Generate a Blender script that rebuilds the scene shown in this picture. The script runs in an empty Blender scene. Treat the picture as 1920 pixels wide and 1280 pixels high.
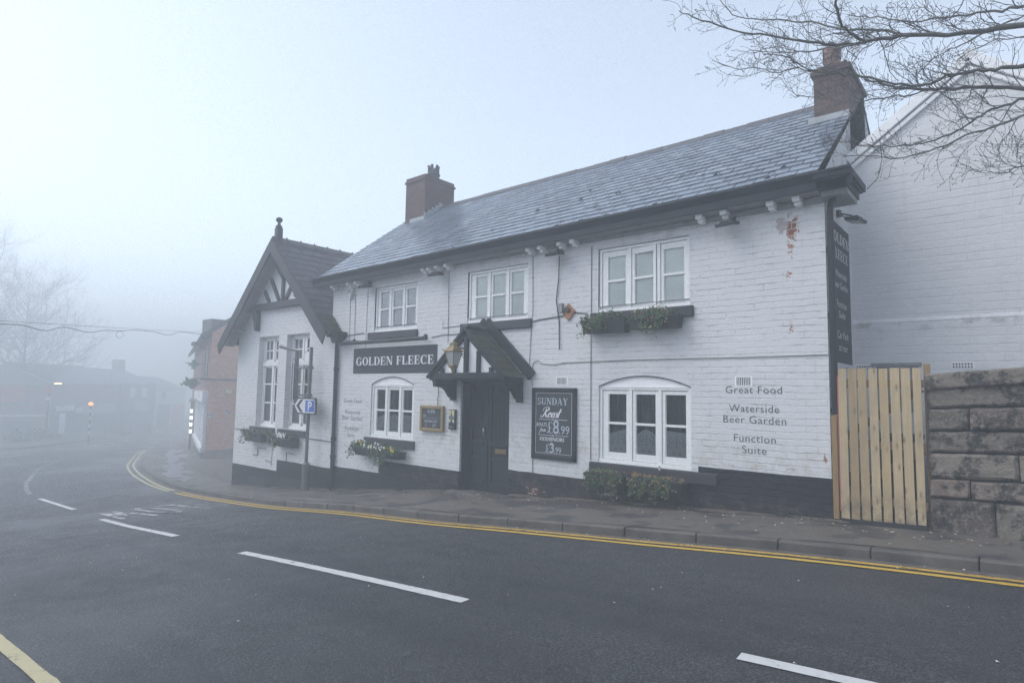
import bpy, math, random
from math import radians as R, sin, cos, pi
from mathutils import Vector, Matrix, noise
import numpy as np
random.seed(7)

# ---------------------------------------------------------------- camera, world, sun, exposure
sc = bpy.context.scene
COL = sc.collection
cam_d = bpy.data.cameras.new('camera'); cam = bpy.data.objects.new('camera', cam_d); COL.objects.link(cam)
cam_d.sensor_width = 36.0; cam_d.sensor_fit = 'HORIZONTAL'
cam_d.lens = 1135.9 / 1920 * 36; cam_d.clip_end = 800; cam_d.clip_start = 0.05
yaw, pitch, roll = R(-40.175), R(4.742), R(-0.941)
_f = Vector((sin(yaw)*cos(pitch), cos(yaw)*cos(pitch), sin(pitch)))
_r = Vector((cos(yaw), -sin(yaw), 0)); _d = _f.cross(_r)
_r2 = cos(roll)*_r + sin(roll)*_d; _d2 = -sin(roll)*_r + cos(roll)*_d
cam.matrix_world = Matrix(((_r2.x, -_d2.x, -_f.x, 0), (_r2.y, -_d2.y, -_f.y, -9.0), (_r2.z, -_d2.z, -_f.z, 1.6), (0, 0, 0, 1)))
sc.camera = cam

SUN_EL, SUN_AZ = R(48), R(-135)          # azimuth measured from +Y towards +X
world = bpy.data.worlds.new('World'); sc.world = world; world.use_nodes = True
wn = world.node_tree; wn.nodes.clear()
sky = wn.nodes.new('ShaderNodeTexSky'); sky.sky_type = 'NISHITA'; sky.sun_disc = False
sky.sun_elevation = SUN_EL; sky.sun_rotation = SUN_AZ; sky.air_density = 1.0; sky.dust_density = 1.0; sky.ozone_density = 1.0
hs = wn.nodes.new('ShaderNodeHueSaturation'); hs.inputs['Saturation'].default_value = 0.54
tint = wn.nodes.new('ShaderNodeMix'); tint.data_type = 'RGBA'; tint.blend_type = 'MULTIPLY'; tint.inputs[0].default_value = 1; tint.inputs[7].default_value = (.988, .998, .984, 1)
bg = wn.nodes.new('ShaderNodeBackground'); bg.inputs['Strength'].default_value = 0.15
wo = wn.nodes.new('ShaderNodeOutputWorld')
wn.links.new(sky.outputs[0], hs.inputs['Color']); wn.links.new(hs.outputs[0], tint.inputs[6]); wn.links.new(tint.outputs[2], bg.inputs[0]); wn.links.new(bg.outputs[0], wo.inputs[0])

sun_d = bpy.data.lights.new('sun', 'SUN'); sun_d.energy = 0.7; sun_d.angle = R(40); sun_d.color = (1, .97, .93)
sun = bpy.data.objects.new('sun', sun_d); COL.objects.link(sun)
_sd = Vector((sin(SUN_AZ)*cos(SUN_EL), cos(SUN_AZ)*cos(SUN_EL), sin(SUN_EL)))
sun.rotation_euler = _sd.to_track_quat('Z', 'Y').to_euler()
sun.location = (-10, -5, 15)
vs = sc.view_settings
vs.view_transform = 'Standard'; vs.look = 'None'; vs.gamma = 1; vs.use_curve_mapping = False
vs.exposure = 1.15
sc.cycles.volume_bounces = 4
sc.cycles.max_bounces = 12
sc.cycles.use_denoising = True; sc.cycles.denoising_prefilter = 'NONE'; sc.cycles.denoising_input_passes = 'RGB_ALBEDO_NORMAL'

# ---------------------------------------------------------------- helpers
class MB:
    """collects faces, builds ONE mesh object"""
    def __init__(s): s.v = []; s.f = []; s.m = []
    def face(s, pts, mi=0):
        i = len(s.v); s.v += [tuple(p) for p in pts]; s.f.append(tuple(range(i, i+len(pts)))); s.m.append(mi)
    def box(s, x0, x1, y0, y1, z0, z1, mi=0):
        i = len(s.v)
        s.v += [(x, y, z) for z in (z0, z1) for y in (y0, y1) for x in (x0, x1)]
        for q in ((0,2,3,1),(4,5,7,6),(0,1,5,4),(2,6,7,3),(0,4,6,2),(1,3,7,5)):
            s.f.append(tuple(i+k for k in q)); s.m.append(mi)
    def obox(s, c, size, rot, mi=0):
        i = len(s.v); hx, hy, hz = [d/2 for d in size]; c = Vector(c)
        s.v += [tuple(c + rot @ Vector((x, y, z))) for z in (-hz, hz) for y in (-hy, hy) for x in (-hx, hx)]
        for q in ((0,2,3,1),(4,5,7,6),(0,1,5,4),(2,6,7,3),(0,4,6,2),(1,3,7,5)):
            s.f.append(tuple(i+k for k in q)); s.m.append(mi)
    def beam(s, a, b, w, d, nrm=(0, -1, 0), mi=0):
        """bar from a to b, w wide across, d deep along nrm"""
        a, b, n = Vector(a), Vector(b), Vector(nrm).normalized(); t = (b-a); L = t.length; t.normalize()
        n = (n - t*n.dot(t)).normalized(); u = t.cross(n)
        rot = Matrix((u, n, t)).transposed()
        s.obox((a+b)/2, (w, d, L), rot, mi)
    def prism(s, poly, fn, d0, d1, mi=0):
        """2D polygon extruded from d0 to d1; fn(u,v,d)->xyz"""
        n = len(poly); i = len(s.v)
        s.v += [tuple(fn(u, v, d0)) for u, v in poly] + [tuple(fn(u, v, d1)) for u, v in poly]
        s.f.append(tuple(i+k for k in range(n))); s.m.append(mi)
        s.f.append(tuple(i+n+k for k in reversed(range(n)))); s.m.append(mi)
        for k in range(n):
            k2 = (k+1) % n; s.f.append((i+k, i+n+k, i+n+k2, i+k2)); s.m.append(mi)
    def tube(s, pts, rad, n=6, mi=0, caps=True):
        pts = [Vector(p) for p in pts]; N = len(pts)
        if not hasattr(rad, '__len__'): rad = [rad]*N
        base = len(s.v); ref = Vector((0.13, 0.31, 1)).normalized(); u = None
        for k, p in enumerate(pts):
            t = (pts[min(k+1, N-1)] - pts[max(k-1, 0)])
            if t.length < 1e-9: t = Vector((0, 0, 1))
            t.normalize()
            if u is None:
                u = t.cross(ref if abs(t.dot(ref)) < .95 else Vector((1, 0, 0))).normalized()
            else:
                u = (u - t*u.dot(t)); u = u.normalized() if u.length > 1e-6 else t.orthogonal().normalized()
            w = t.cross(u)
            for j in range(n):
                a = 2*pi*j/n; s.v.append(tuple(p + (u*cos(a) + w*sin(a))*rad[k]))
        for k in range(N-1):
            for j in range(n):
                j2 = (j+1) % n
                s.f.append((base+k*n+j, base+k*n+j2, base+(k+1)*n+j2, base+(k+1)*n+j)); s.m.append(mi)
        if caps and n > 2:
            s.f.append(tuple(base+j for j in reversed(range(n)))); s.m.append(mi)
            s.f.append(tuple(base+(N-1)*n+j for j in range(n))); s.m.append(mi)
    def lathe(s, prof, c, n=16, mi=0):
        """prof [(r,z)] about vertical axis through c"""
        base = len(s.v); c = Vector(c)
        for r, z in prof:
            for j in range(n):
                a = 2*pi*j/n + pi/n; s.v.append((c.x + r*cos(a), c.y + r*sin(a), c.z + z))
        for k in range(len(prof)-1):
            for j in range(n):
                j2 = (j+1) % n; s.f.append((base+k*n+j, base+k*n+j2, base+(k+1)*n+j2, base+(k+1)*n+j)); s.m.append(mi)
        s.f.append(tuple(base+j for j in reversed(range(n)))); s.m.append(mi)
        s.f.append(tuple(base+(len(prof)-1)*n+j for j in range(n))); s.m.append(mi)
    def build(s, name, mats, parent=None, smooth=False, bevel=0, fixn=True):
        me = bpy.data.meshes.new(name); me.from_pydata(s.v, [], s.f); 
        if not isinstance(mats, (list, tuple)): mats = [mats]
        for m in mats: me.materials.append(m)
        if len(mats) > 1: me.polygons.foreach_set('material_index', s.m)
        if smooth: me.polygons.foreach_set('use_smooth', [True]*len(me.polygons))
        me.update()
        o = bpy.data.objects.new(name, me); COL.objects.link(o)
        if fixn:
            import bmesh
            bm = bmesh.new(); bm.from_mesh(me); bmesh.ops.recalc_face_normals(bm, faces=bm.faces); bm.to_mesh(me); bm.free()
        if bevel:
            b = o.modifiers.new('bevel', 'BEVEL'); b.width = bevel; b.segments = 2; b.limit_method = 'ANGLE'
        if parent: attach(o, parent)
        return o

def attach(o, parent):
    o.parent = parent
    p = parent; off = Vector((0, 0, 0))
    while p: off += p.location; p = p.parent
    o.location = o.location - off

def tag(o, label=None, cat=None, group=None, kind=None):
    if label: o['label'] = label
    if cat: o['category'] = cat
    if group: o['group'] = group
    if kind: o['kind'] = kind
    return o
def thing(name, loc, label, cat, group=None):
    o = bpy.data.objects.new(name, None); COL.objects.link(o); o.location = loc; o.empty_display_size = .2
    return tag(o, label, cat, group)

# ---------------------------------------------------------------- materials
class NT:
    def __init__(s, name):
        s.mat = bpy.data.materials.new(name); s.mat.use_nodes = True; s.t = s.mat.node_tree
        s.b = s.t.nodes['Principled BSDF']; s.out = s.t.nodes['Material Output']
    def n(s, typ, **kw):
        x = s.t.nodes.new(typ)
        for k, v in kw.items(): setattr(x, k, v)
        return x
    def l(s, a, b): s.t.links.new(a, b)
    def coord(s, axis='OBJ'):
        tc = s.n('ShaderNodeTexCoord'); o = tc.outputs['Object']
        if axis in ('XZ', 'YZ'):
            sp = s.n('ShaderNodeSeparateXYZ'); cb = s.n('ShaderNodeCombineXYZ'); s.l(o, sp.inputs[0])
            s.l(sp.outputs[0 if axis == 'XZ' else 1], cb.inputs[0]); s.l(sp.outputs[2], cb.inputs[1])
            s.l(sp.outputs[1 if axis == 'XZ' else 0], cb.inputs[2])
            o = cb.outputs[0]
        return o
    def noise(s, vec, scale, detail=4, rough=.55):
        x = s.n('ShaderNodeTexNoise'); x.inputs['Scale'].default_value = scale; x.inputs['Detail'].default_value = detail
        x.inputs['Roughness'].default_value = rough; s.l(vec, x.inputs['Vector']); return x
    def ramp(s, fac, stops):
        r = s.n('ShaderNodeValToRGB'); e = r.color_ramp.elements
        while len(e) < len(stops): e.new(.5)
        for i, (p, c) in enumerate(stops):
            e[i].position = p; e[i].color = (c, c, c, 1) if not hasattr(c, '__len__') else (tuple(c) + (1,))[:4]
        s.l(fac, r.inputs[0]); return r.outputs[0]
    def mix(s, fac, a, b, mode='MIX'):
        m = s.n('ShaderNodeMix', data_type='RGBA', blend_type=mode)
        for sock, v in ((m.inputs[0], fac), (m.inputs[6], a), (m.inputs[7], b)):
            if hasattr(v, 'default_value') or hasattr(v, 'links'): s.l(v, sock)
            elif hasattr(v, '__len__'): sock.default_value = tuple(v) + (1,)
            else: sock.default_value = v
        return m.outputs[2]
    def math(s, op, a, b=0., clamp=False):
        m = s.n('ShaderNodeMath', operation=op, use_clamp=clamp)
        for sock, v in ((m.inputs[0], a), (m.inputs[1], b)):
            if hasattr(v, 'links'): s.l(v, sock)
            else: sock.default_value = v
        return m.outputs[0]
    def bump(s, h, strength, dist):
        b = s.n('ShaderNodeBump'); b.inputs['Strength'].default_value = strength; b.inputs['Distance'].default_value = dist
        s.l(h, b.inputs['Height']); s.l(b.outputs[0], s.b.inputs['Normal'])
    def set(s, **kw):
        for k, v in kw.items():
            sock = s.b.inputs[k.replace('_', ' ')]
            if hasattr(v, 'links'): s.l(v, sock)
            elif hasattr(v, '__len__') and len(v) == 3: sock.default_value = tuple(v) + (1,)
            else: sock.default_value = v
    def blob(s, vec, c, rx, rz):
        """soft elliptical mask round world point c on a vertical XZ sheet (vec swizzled)"""
        m = s.n('ShaderNodeMapping'); m.vector_type = 'POINT'
        m.inputs['Scale'].default_value = (1/rx, 1/rz, 0); m.inputs['Location'].default_value = (-c[0]/rx, -c[1]/rz, 0)
        s.l(vec, m.inputs[0]); ln = s.n('ShaderNodeVectorMath', operation='LENGTH'); s.l(m.outputs[0], ln.inputs[0])
        return s.math('SUBTRACT', 1., ln.outputs['Value'], True)

def plain(name, col, rough=.6, var=.15, nscale=6., bump=.0, bscale=40., spec=.5, metallic=0., dist=.004, streak=False):
    t = NT(name); v = t.coord()
    if streak:
        mp = t.n('ShaderNodeMapping'); mp.inputs['Scale'].default_value = streak; t.l(v, mp.inputs[0]); v = mp.outputs[0]
    nz = t.noise(v, nscale, 5, .6)
    lo = tuple(c*(1-var) for c in col); hi = tuple(min(1, c*(1+var)) for c in col)
    t.set(Base_Color=t.ramp(nz.outputs[0], [(.3, lo), (.7, hi)]), Metallic=metallic)
    t.b.inputs['Specular IOR Level'].default_value = spec
    r = t.math('MULTIPLY_ADD', nz.outputs[0], .25); r.node.inputs[2].default_value = rough-.12
    t.set(Roughness=r)
    if bump: t.bump(t.noise(v, bscale, 4, .6).outputs[0], bump, dist)
    return t.mat

def brick(name, axis, colA, colB, mortar, bw, bh, ms, bump=1., dist=.012, distort=.02, paint=False, blobs=(), rough=.75, crack=.0, squash=False, grime_and_tone=None, off=(0,0,0), var=.12):
    t = NT(name); v0 = t.coord(axis)
    n1 = t.noise(v0, 1.3, 3); n2 = t.noise(v0, 9., 3)
    def warp(v, nz, amt):
        sub = t.n('ShaderNodeVectorMath', operation='SUBTRACT'); t.l(nz.outputs['Color'], sub.inputs[0]); sub.inputs[1].default_value = (.5, .5, .5)
        sc_ = t.n('ShaderNodeVectorMath', operation='SCALE'); t.l(sub.outputs[0], sc_.inputs[0]); sc_.inputs['Scale'].default_value = amt
        ad = t.n('ShaderNodeVectorMath', operation='ADD'); t.l(v, ad.inputs[0]); t.l(sc_.outputs[0], ad.inputs[1]); return ad.outputs[0]
    v = warp(warp(v0, n1, distort*3), n2, distort)
    if paint: v = warp(v, t.noise(v0, 34., 2), distort*.55)
    bt = t.n('ShaderNodeTexBrick'); bt.inputs['Scale'].default_value = 1; bt.inputs['Brick Width'].default_value = bw
    bt.inputs['Row Height'].default_value = bh; bt.inputs['Mortar Size'].default_value = ms; bt.inputs['Mortar Smooth'].default_value = .35
    bt.inputs['Color1'].default_value = colA + (1,); bt.inputs['Color2'].default_value = colB + (1,); bt.inputs['Mortar'].default_value = mortar + (1,)
    bt.inputs['Bias'].default_value = 0.; t.l(v, bt.inputs['Vector'])
    fac = bt.outputs['Fac']
    b2 = t.n('ShaderNodeTexBrick'); b2.offset = 0; b2.inputs['Scale'].default_value = 1; b2.inputs['Brick Width'].default_value = 900; b2.inputs['Row Height'].default_value = bh
    b2.inputs['Mortar Size'].default_value = ms*.8; b2.inputs['Mortar Smooth'].default_value = .5; t.l(v, b2.inputs['Vector'])
    bed = b2.outputs['Fac']
    fine = t.noise(v0, 38, 5, .65); mid = t.noise(v0, 4.5, 4, .6); big = t.noise(v0, .8, 4, .6)
    if paint:
        # even coat of paint; joints show as broken lines where grime lodges
        mpc = t.n('ShaderNodeMapping'); mpc.inputs['Scale'].default_value = (3.2, 9.5, 1); t.l(v0, mpc.inputs[0])
        cm = t.ramp(t.noise(mpc.outputs[0], 1.4, 5, .7).outputs[0], [(.49, .07), (.62, 1.)])
        cf = t.math('MULTIPLY', t.math('MULTIPLY', t.math('ADD', t.math('MULTIPLY', bed, .5), t.math('MULTIPLY', fac, .5)), cm), crack)
        shade = t.ramp(big.outputs[0], [(.3, tuple(c*.93 for c in colA)), (.7, colA)])
        shade = t.mix(t.ramp(mid.outputs[0], [(.55, 0.), (.8, .35)]), shade, colB)
        mpd = t.n('ShaderNodeMapping'); mpd.inputs['Scale'].default_value = (7, .55, 1); t.l(v0, mpd.inputs[0])
        drip = t.math('MULTIPLY', t.ramp(t.noise(mpd.outputs[0], 1.4, 5, .7).outputs[0], [(.55, 0.), (.78, 1.)]), t.ramp(big.outputs[0], [(.4, .15), (.65, .5)]))
        shade = t.mix(t.math('MULTIPLY', drip, .5), shade, tuple(c*.66 for c in colB))
        spk = t.ramp(t.noise(v0, 55, 3, .6).outputs[0], [(.70, 0.), (.76, .55)]); shade = t.mix(spk, shade, tuple(c*.55 for c in colB))
        col = t.mix(cf, shade, mortar)
    else:
        col = t.mix(t.ramp(mid.outputs[0], [(.35, 0.), (.75, .6)]), bt.outputs['Color'], tuple(c*(1-var*2) for c in colA))
        col = t.mix(t.ramp(fine.outputs[0], [(.4, 0.), (.8, .3)]), col, mortar)
    if grime_and_tone:   # grime and plain tone: list of (z, height, colour, amount) bands
        sp = t.n('ShaderNodeSeparateXYZ'); t.l(v0, sp.inputs[0])
        for z, h, gc, amt in grime_and_tone:
            band = t.math('SUBTRACT', 1., t.math('DIVIDE', t.math('ABSOLUTE', t.math('SUBTRACT', sp.outputs[1], z)), h), True)
            m = t.math('MULTIPLY', band, t.ramp(t.noise(v0, 5.5, 6, .7).outputs[0], [(.47, 0.), (.68, 1.)]))
            col = t.mix(t.math('MULTIPLY', m, amt), col, gc)
    for (c, rx, rz, bc, th) in blobs:    # places where the paint has come off the brick
        mk = t.blob(v0, c, rx, rz)
        m = t.ramp(t.math('ADD', t.math('MULTIPLY', mk, .6), t.math('MULTIPLY', t.ramp(t.noise(v0, 13, 6, .75).outputs[0], [(.36, 0.), (.64, 1.)]), .6)), [(th, 0.), (th+.05, 1.)])
        m = t.math('MULTIPLY', m, t.ramp(mk, [(0.0, 0.), (.15, 1.)]))
        col = t.mix(m, col, t.mix(fac, bc, (.4, .36, .32)))
    rr = t.math('MULTIPLY_ADD', mid.outputs[0], .2); rr.node.inputs[2].default_value = rough-.1
    t.set(Base_Color=col, Roughness=rr); t.b.inputs['Specular IOR Level'].default_value = .2
    h = t.math('SUBTRACT', 1., t.math('MULTIPLY', t.math('ADD', t.math('MULTIPLY', bed, .4), t.math('MULTIPLY', fac, .6)), t.ramp(t.noise(v0, 2.3, 4, .6).outputs[0], [(.38, .12), (.66, .9)])) if paint else fac)
    h = t.math('ADD', h, t.math('MULTIPLY', fine.outputs[0], .45))
    h = t.math('ADD', h, t.math('MULTIPLY', mid.outputs[0], .9)); h = t.math('ADD', h, t.math('MULTIPLY', t.noise(v0, 15, 4, .65).outputs[0], .7 if paint else 0.))
    t.bump(h, bump, dist)
    return t.mat

def island_mat(name, cols, rough=.4, bump=.3, bscale=30., spec=.5, moss=None, rvar=.2, grain=None):
    """one colour per loose piece (slates, stones, leaves, boards)"""
    t = NT(name); g = t.n('ShaderNodeNewGeometry'); v = t.coord()
    k = len(cols)-1
    c = t.ramp(g.outputs['Random Per Island'], [(i/k, cc) for i, cc in enumerate(cols)])
    vv = v
    if grain:
        mp = t.n('ShaderNodeMapping'); mp.inputs['Scale'].default_value = grain; t.l(v, mp.inputs[0]); vv = mp.outputs[0]
    nz = t.noise(vv, 7, 5, .65)
    c = t.mix(t.ramp(nz.outputs[0], [(.35, 0.), (.75, .5)]), c, tuple(x*.6 for x in cols[0]))
    if moss:
        c = t.mix(t.math('MULTIPLY', t.ramp(t.noise(v, 2.2, 6, .7).outputs[0], [(moss[1], 0.), (moss[1]+.06, 1.)]), moss[2]), c, moss[0])
    r = t.math('MULTIPLY_ADD', nz.outputs[0], rvar); r.node.inputs[2].default_value = rough-rvar/2
    t.set(Base_Color=c, Roughness=r); t.b.inputs['Specular IOR Level'].default_value = spec
    if bump: t.bump(t.noise(vv, bscale, 5, .6).outputs[0], bump, .004)
    return t.mat

def glass(name, tint=(.97, .985, .98), frost=0., fcol=(.5, .55, .55)):
    t = NT(name); t.t.nodes.remove(t.b)
    tr = t.n('ShaderNodeBsdfTransparent'); tr.inputs[0].default_value = tint + (1,)
    gl = t.n('ShaderNodeBsdfGlossy'); gl.inputs['Roughness'].default_value = .03
    fr = t.n('ShaderNodeFresnel'); fr.inputs[0].default_value = 1.5
    nz = t.noise(t.coord(), 1.7, 3); bp = t.n('ShaderNodeBump'); bp.inputs['Strength'].default_value = .12; bp.inputs['Distance'].default_value = .05
    t.l(nz.outputs[0], bp.inputs['Height']); t.l(bp.outputs[0], gl.inputs['Normal']); t.l(bp.outputs[0], fr.inputs['Normal'])
    base = tr.outputs[0]
    if frost:
        df = t.n('ShaderNodeBsdfDiffuse'); df.inputs[0].default_value = fcol + (1,)
        m0 = t.n('ShaderNodeMixShader'); m0.inputs[0].default_value = frost; t.l(base, m0.inputs[1]); t.l(df.outputs[0], m0.inputs[2]); base = m0.outputs[0]
    m = t.n('ShaderNodeMixShader'); t.l(fr.outputs[0], m.inputs[0]); t.l(base, m.inputs[1]); t.l(gl.outputs[0], m.inputs[2])
    t.l(m.outputs[0], t.out.inputs['Surface']); return t.mat

def glow(name, col, strength):
    t = NT(name); t.set(Base_Color=col, Emission_Color=col, Emission_Strength=strength); return t.mat

WHITE = (.74, .74, .755)
M = {}
PEEL = [((-2.43, 3.98), .12, .26, (.26, .085, .05), .50), ((-2.44, 3.72), .12, .50, (.34, .13, .085), .78), ((-2.47, 3.30), .16, .30, (.36, .12, .07), .90), ((-2.46, 2.57), .10, .26, (.30, .10, .06), .80),
        ((-2.57, 4.04), .11, .14, (.42, .36, .38), .42), ((-2.08, .78), .06, .14, (.30, .14, .08), .7), ((-13.15, -.15), .2, .25, (.36, .18, .12), .95), ((-2.5, .6), .6, .12, (.22, .14, .10), .93)]
M['wall'] = brick('painted_brick', 'XZ', (.68, .68, .69), (.60, .59, .59), (.16, .155, .15), .27, .092, .010, bump=.8, dist=.011, distort=.020, paint=True, blobs=PEEL, crack=.52,
                  grime_and_tone=[(.56, .5, (.42, .36, .29), .7), (-.2, .5, (.45, .40, .34), .45), (4.25, .5, (.40, .39, .39), .6)])  # last band turns the wall greyer just below the eaves
M['wall_side'] = brick('painted_brick_side', 'YZ', (.66, .665, .68), (.58, .575, .575), (.16, .155, .15), .27, .092, .010, bump=.8, dist=.011, distort=.020, paint=True, crack=.5,
                  grime_and_tone=[(5.4, .9, (.33, .33, .33), .55)])
M['plinth'] = brick('dark_painted_brick', 'XZ', (.020, .022, .028), (.050, .052, .058), (.008, .008, .009), .27, .092, .012, bump=1., dist=.022, distort=.022, paint=True, crack=.8, rough=.7,
                  grime_and_tone=[(-.25, .42, (.10, .075, .06), .85), (.02, .22, (.10, .08, .065), .8), (-1.2, .6, (.08, .062, .055), .7)], blobs=[((-7.0, -.22), .5, .16, (.17, .075, .055), .72), ((-5.4, -.1), .5, .2, (.12, .09, .08), .75)])
M['gable'] = brick('gable_painted_brick', 'XZ', (.74, .74, .75), (.58, .575, .575), (.22, .22, .22), .36, .118, .010, bump=.8, dist=.012, distort=.008, paint=True, crack=.16,
                  grime_and_tone=[(2.68, .14, (.30, .28, .27), .8)])
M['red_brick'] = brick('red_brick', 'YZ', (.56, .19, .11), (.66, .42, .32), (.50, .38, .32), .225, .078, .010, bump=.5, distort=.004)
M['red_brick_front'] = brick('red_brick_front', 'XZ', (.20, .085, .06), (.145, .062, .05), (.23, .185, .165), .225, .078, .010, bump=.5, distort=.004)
M['stack_brick'] = brick('chimney_brick', 'XZ', (.13, .066, .056), (.075, .048, .046), (.12, .11, .105), .235, .08, .009, bump=.7, distort=.006, var=.25)
M['stack_brick_side'] = brick('chimney_brick_side', 'YZ', (.15, .066, .052), (.09, .05, .045), (.12, .115, .11), .235, .08, .009, bump=.7, distort=.006, var=.25)
M['black'] = plain('black_gloss_paint', (.014, .016, .020), .42, .25, 9, .25, 60, spec=.3)
M['blackmatt'] = plain('black_matt_paint', (.018, .020, .025), .62, .25, 7, .3, 50)
M['sillpaint'] = plain('dark_grey_sill_paint', (.028, .030, .037), .6, .18, 5, .3, 60)
M['fascia'] = plain('fascia_paint', (.018, .023, .031), .6, .18, 4, .15, 40, spec=.2)
M['barge'] = plain('bargeboard_paint', (.024, .027, .035), .6, .2, 6, .3, 40)
M['frame'] = plain('white_gloss_paint', (.78, .78, .77), .38, .05, 14, .12, 60)
M['soffit'] = plain('soffit_paint', (.26, .26, .27), .7, .25, 8, .3, 40)
M['panel'] = plain('white_render', (.84, .84, .845), .7, .05, 5, .2, 60)
M['slate'] = island_mat('wet_slate', [(.15, .185, .235), (.20, .235, .29), (.115, .14, .18), (.24, .28, .33)], .24, .35, 22, .9, moss=((.05, .055, .02), .72, .6), rvar=.2)  # base tones raised above real slate to carry the sky's reflection
M['slate_dull'] = island_mat('dull_slate', [(.072, .068, .080), (.090, .086, .10), (.06, .058, .068), (.085, .092, .115)], .62, .4, 22, .4, rvar=.2)
M['slate_moss'] = island_mat('mossy_slate', [(.05, .05, .048), (.06, .06, .05), (.045, .045, .045)], .75, .6, 22, .3, moss=((.045, .05, .018), .46, .8))
M['under'] = plain('roof_underlay', (.02, .021, .024), .8)
M['lead'] = plain('lead_flashing', (.33, .35, .37), .55, .2, 9, .3, 40)
M['ridge'] = plain('ridge_tile', (.085, .082, .088), .65, .3, 5, .5, 30)
M['terracotta'] = plain('terracotta', (.20, .11, .09), .65, .3, 7, .4, 40)
M['darkclay'] = plain('sooty_clay', (.05, .052, .055), .7, .3, 7, .4, 40)
M['gold'] = plain('brass_gold_paint', (.21, .155, .06), .48, .25, 18, .2, 60, metallic=.35)
M['goldwood'] = plain('gilt_wood', (.26, .185, .08), .5, .25, 10, .3, 40, streak=(2, 2, 14))
M['whitepaint'] = plain('white_sign_paint', (.72, .74, .76), .6, .06, 20)
M['silverpaint'] = plain('silver_grey_sign_paint', (.42, .48, .54), .55, .3, 60)
M['greypaint'] = plain('dark_lettering_paint', (.065, .068, .085), .65, .25, 14)
M['fadedpaint'] = plain('faded_lettering_paint', (.12, .125, .15), .65, .3, 14)
M['chalkboard'] = plain('sign_board', (.030, .032, .038), .5, .12, 6)
M['dim'] = plain('faint_grey_paint', (.20, .22, .24), .6, .3, 60)
M['glass'] = glass('window_glass')
M['etched'] = glass('etched_glass', frost=.85, fcol=(.30, .33, .34))
M['blind'] = plain('pale_green_blind', (.84, .86, .83), .8, .08, 3)
M['blind_grey'] = plain('grey_net_blind', (.68, .68, .70), .8, .12, 4)
M['curtain'] = plain('dark_room', (.06, .064, .072), .85, .3, 5)
M['bluegreen'] = plain('blue_green_board', (.22, .33, .36), .6, .06, 3)
M['interior'] = plain('room_dark', (.02, .02, .022), .9)
M['metal'] = plain('galvanised_pole', (.12, .125, .13), .5, .25, 9, .2, 40, metallic=.3)
M['cable'] = plain('black_cable', (.03, .03, .032), .6)
M['cablebrown'] = plain('painted_cable', (.28, .26, .24), .6)
M['rust'] = plain('rusty_orange_plate', (.34, .15, .065), .65, .35, 12, .4, 40)
M['brass'] = plain('worn_brass', (.22, .15, .06), .4, .2, 20, metallic=.5)
M['chrome'] = plain('steel_handle', (.6, .6, .6), .25, .1, 10, metallic=.9)
M['timber'] = island_mat('fresh_softwood', [(.40, .28, .14), (.46, .33, .175), (.36, .24, .115), (.43, .30, .15)], .65, .35, 14, .3, rvar=.1, grain=(9, 9, .9))
M['timber_old'] = plain('softwood_post', (.27, .17, .075), .7, .2, 9, .3, 30, streak=(8, 8, .8))
M['stem'] = plain('plant_stem', (.07, .06, .03), .8)
M['trough'] = plain('black_plastic_trough', (.018, .019, .022), .5, .2, 8)
M['bark'] = plain('damp_bark', (.092, .092, .080), .85, .35, 14, .8, 60)
M['farbark'] = plain('far_bark_hazed', (.17, .172, .18), .9, .1, 3)  # bark paled so the colour itself carries some of the haze
M['twig'] = plain('twig_bark', (.062, .058, .058), .85, .3, 20)
M['cream'] = plain('cream_paint', (.62, .55, .30), .5)
M['blue'] = plain('sign_blue', (.02, .09, .42), .4, .08)
M['bluedark'] = plain('emblem_blue', (.05, .09, .17), .5)
M['signwhite'] = plain('sign_white', (.62, .63, .64), .45, .06)
M['green'] = plain('pharmacy_green', (.07, .32, .20), .5)
M['shopwhite'] = plain('shopfront_white', (.72, .73, .75), .5, .06)
M['red'] = plain('red_panel', (.50, .10, .10), .6)
M['farwall'] = plain('far_brick_hazed', (.21, .15, .14), .8, .2, 2)  # brick lightened: haze mixed into the colour to lower contrast in the fog
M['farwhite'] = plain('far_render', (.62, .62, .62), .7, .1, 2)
M['fardark'] = plain('far_shopfront_hazed', (.10, .105, .115), .5, .3, 1)  # dark fronts lifted towards the fog, haze put into the colour
M['farroof'] = plain('far_slate_hazed', (.14, .15, .165), .6, .2, 2)  # roof tone lightened the same way, part of the haze is painted
M['awning'] = plain('awning_cloth', (.40, .38, .40), .8, .08, 2)
M['lit_orange'] = glow('beacon_lamp', (1, .30, .07), 1.6)
M['lit_white'] = glow('beacon_lit_band', (1, .93, .78), 1.7)
M['lit_warm'] = glow('street_lamp_light', (1, .78, .38), 2.6)
M['lanternglass'] = glass('lantern_glass', frost=.55, fcol=(.62, .63, .64))
M['bottle'] = plain('brown_bottle', (.025, .012, .010), .15, .2, 5)
M['pot'] = plain('weathered_pot', (.30, .28, .26), .7, .2, 9)
M['litter'] = plain('litter_paper', (.62, .60, .55), .8, .2, 30)
M['deadleaf'] = plain('dead_leaf', (.30, .17, .06), .8, .3, 30)
M['flower_y'] = plain('yellow_petal', (.75, .52, .03), .6, .1)
M['flower_w'] = plain('white_petal', (.8, .8, .78), .6, .05)
M['leaf'] = island_mat('planter_leaf', [(.042, .105, .046), (.08, .165, .07), (.016, .04, .02), (.12, .21, .10)], .5, 0, spec=.4)
M['leaf_brown'] = island_mat('dry_planter_leaf', [(.32, .18, .07), (.38, .25, .12), (.22, .13, .06)], .7, 0)
M['alarm'] = plain('alarm_plastic', (.55, .56, .54), .5, .05)
M['alarm_y'] = plain('alarm_cream_plastic', (.55, .55, .30), .5, .05)

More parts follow.
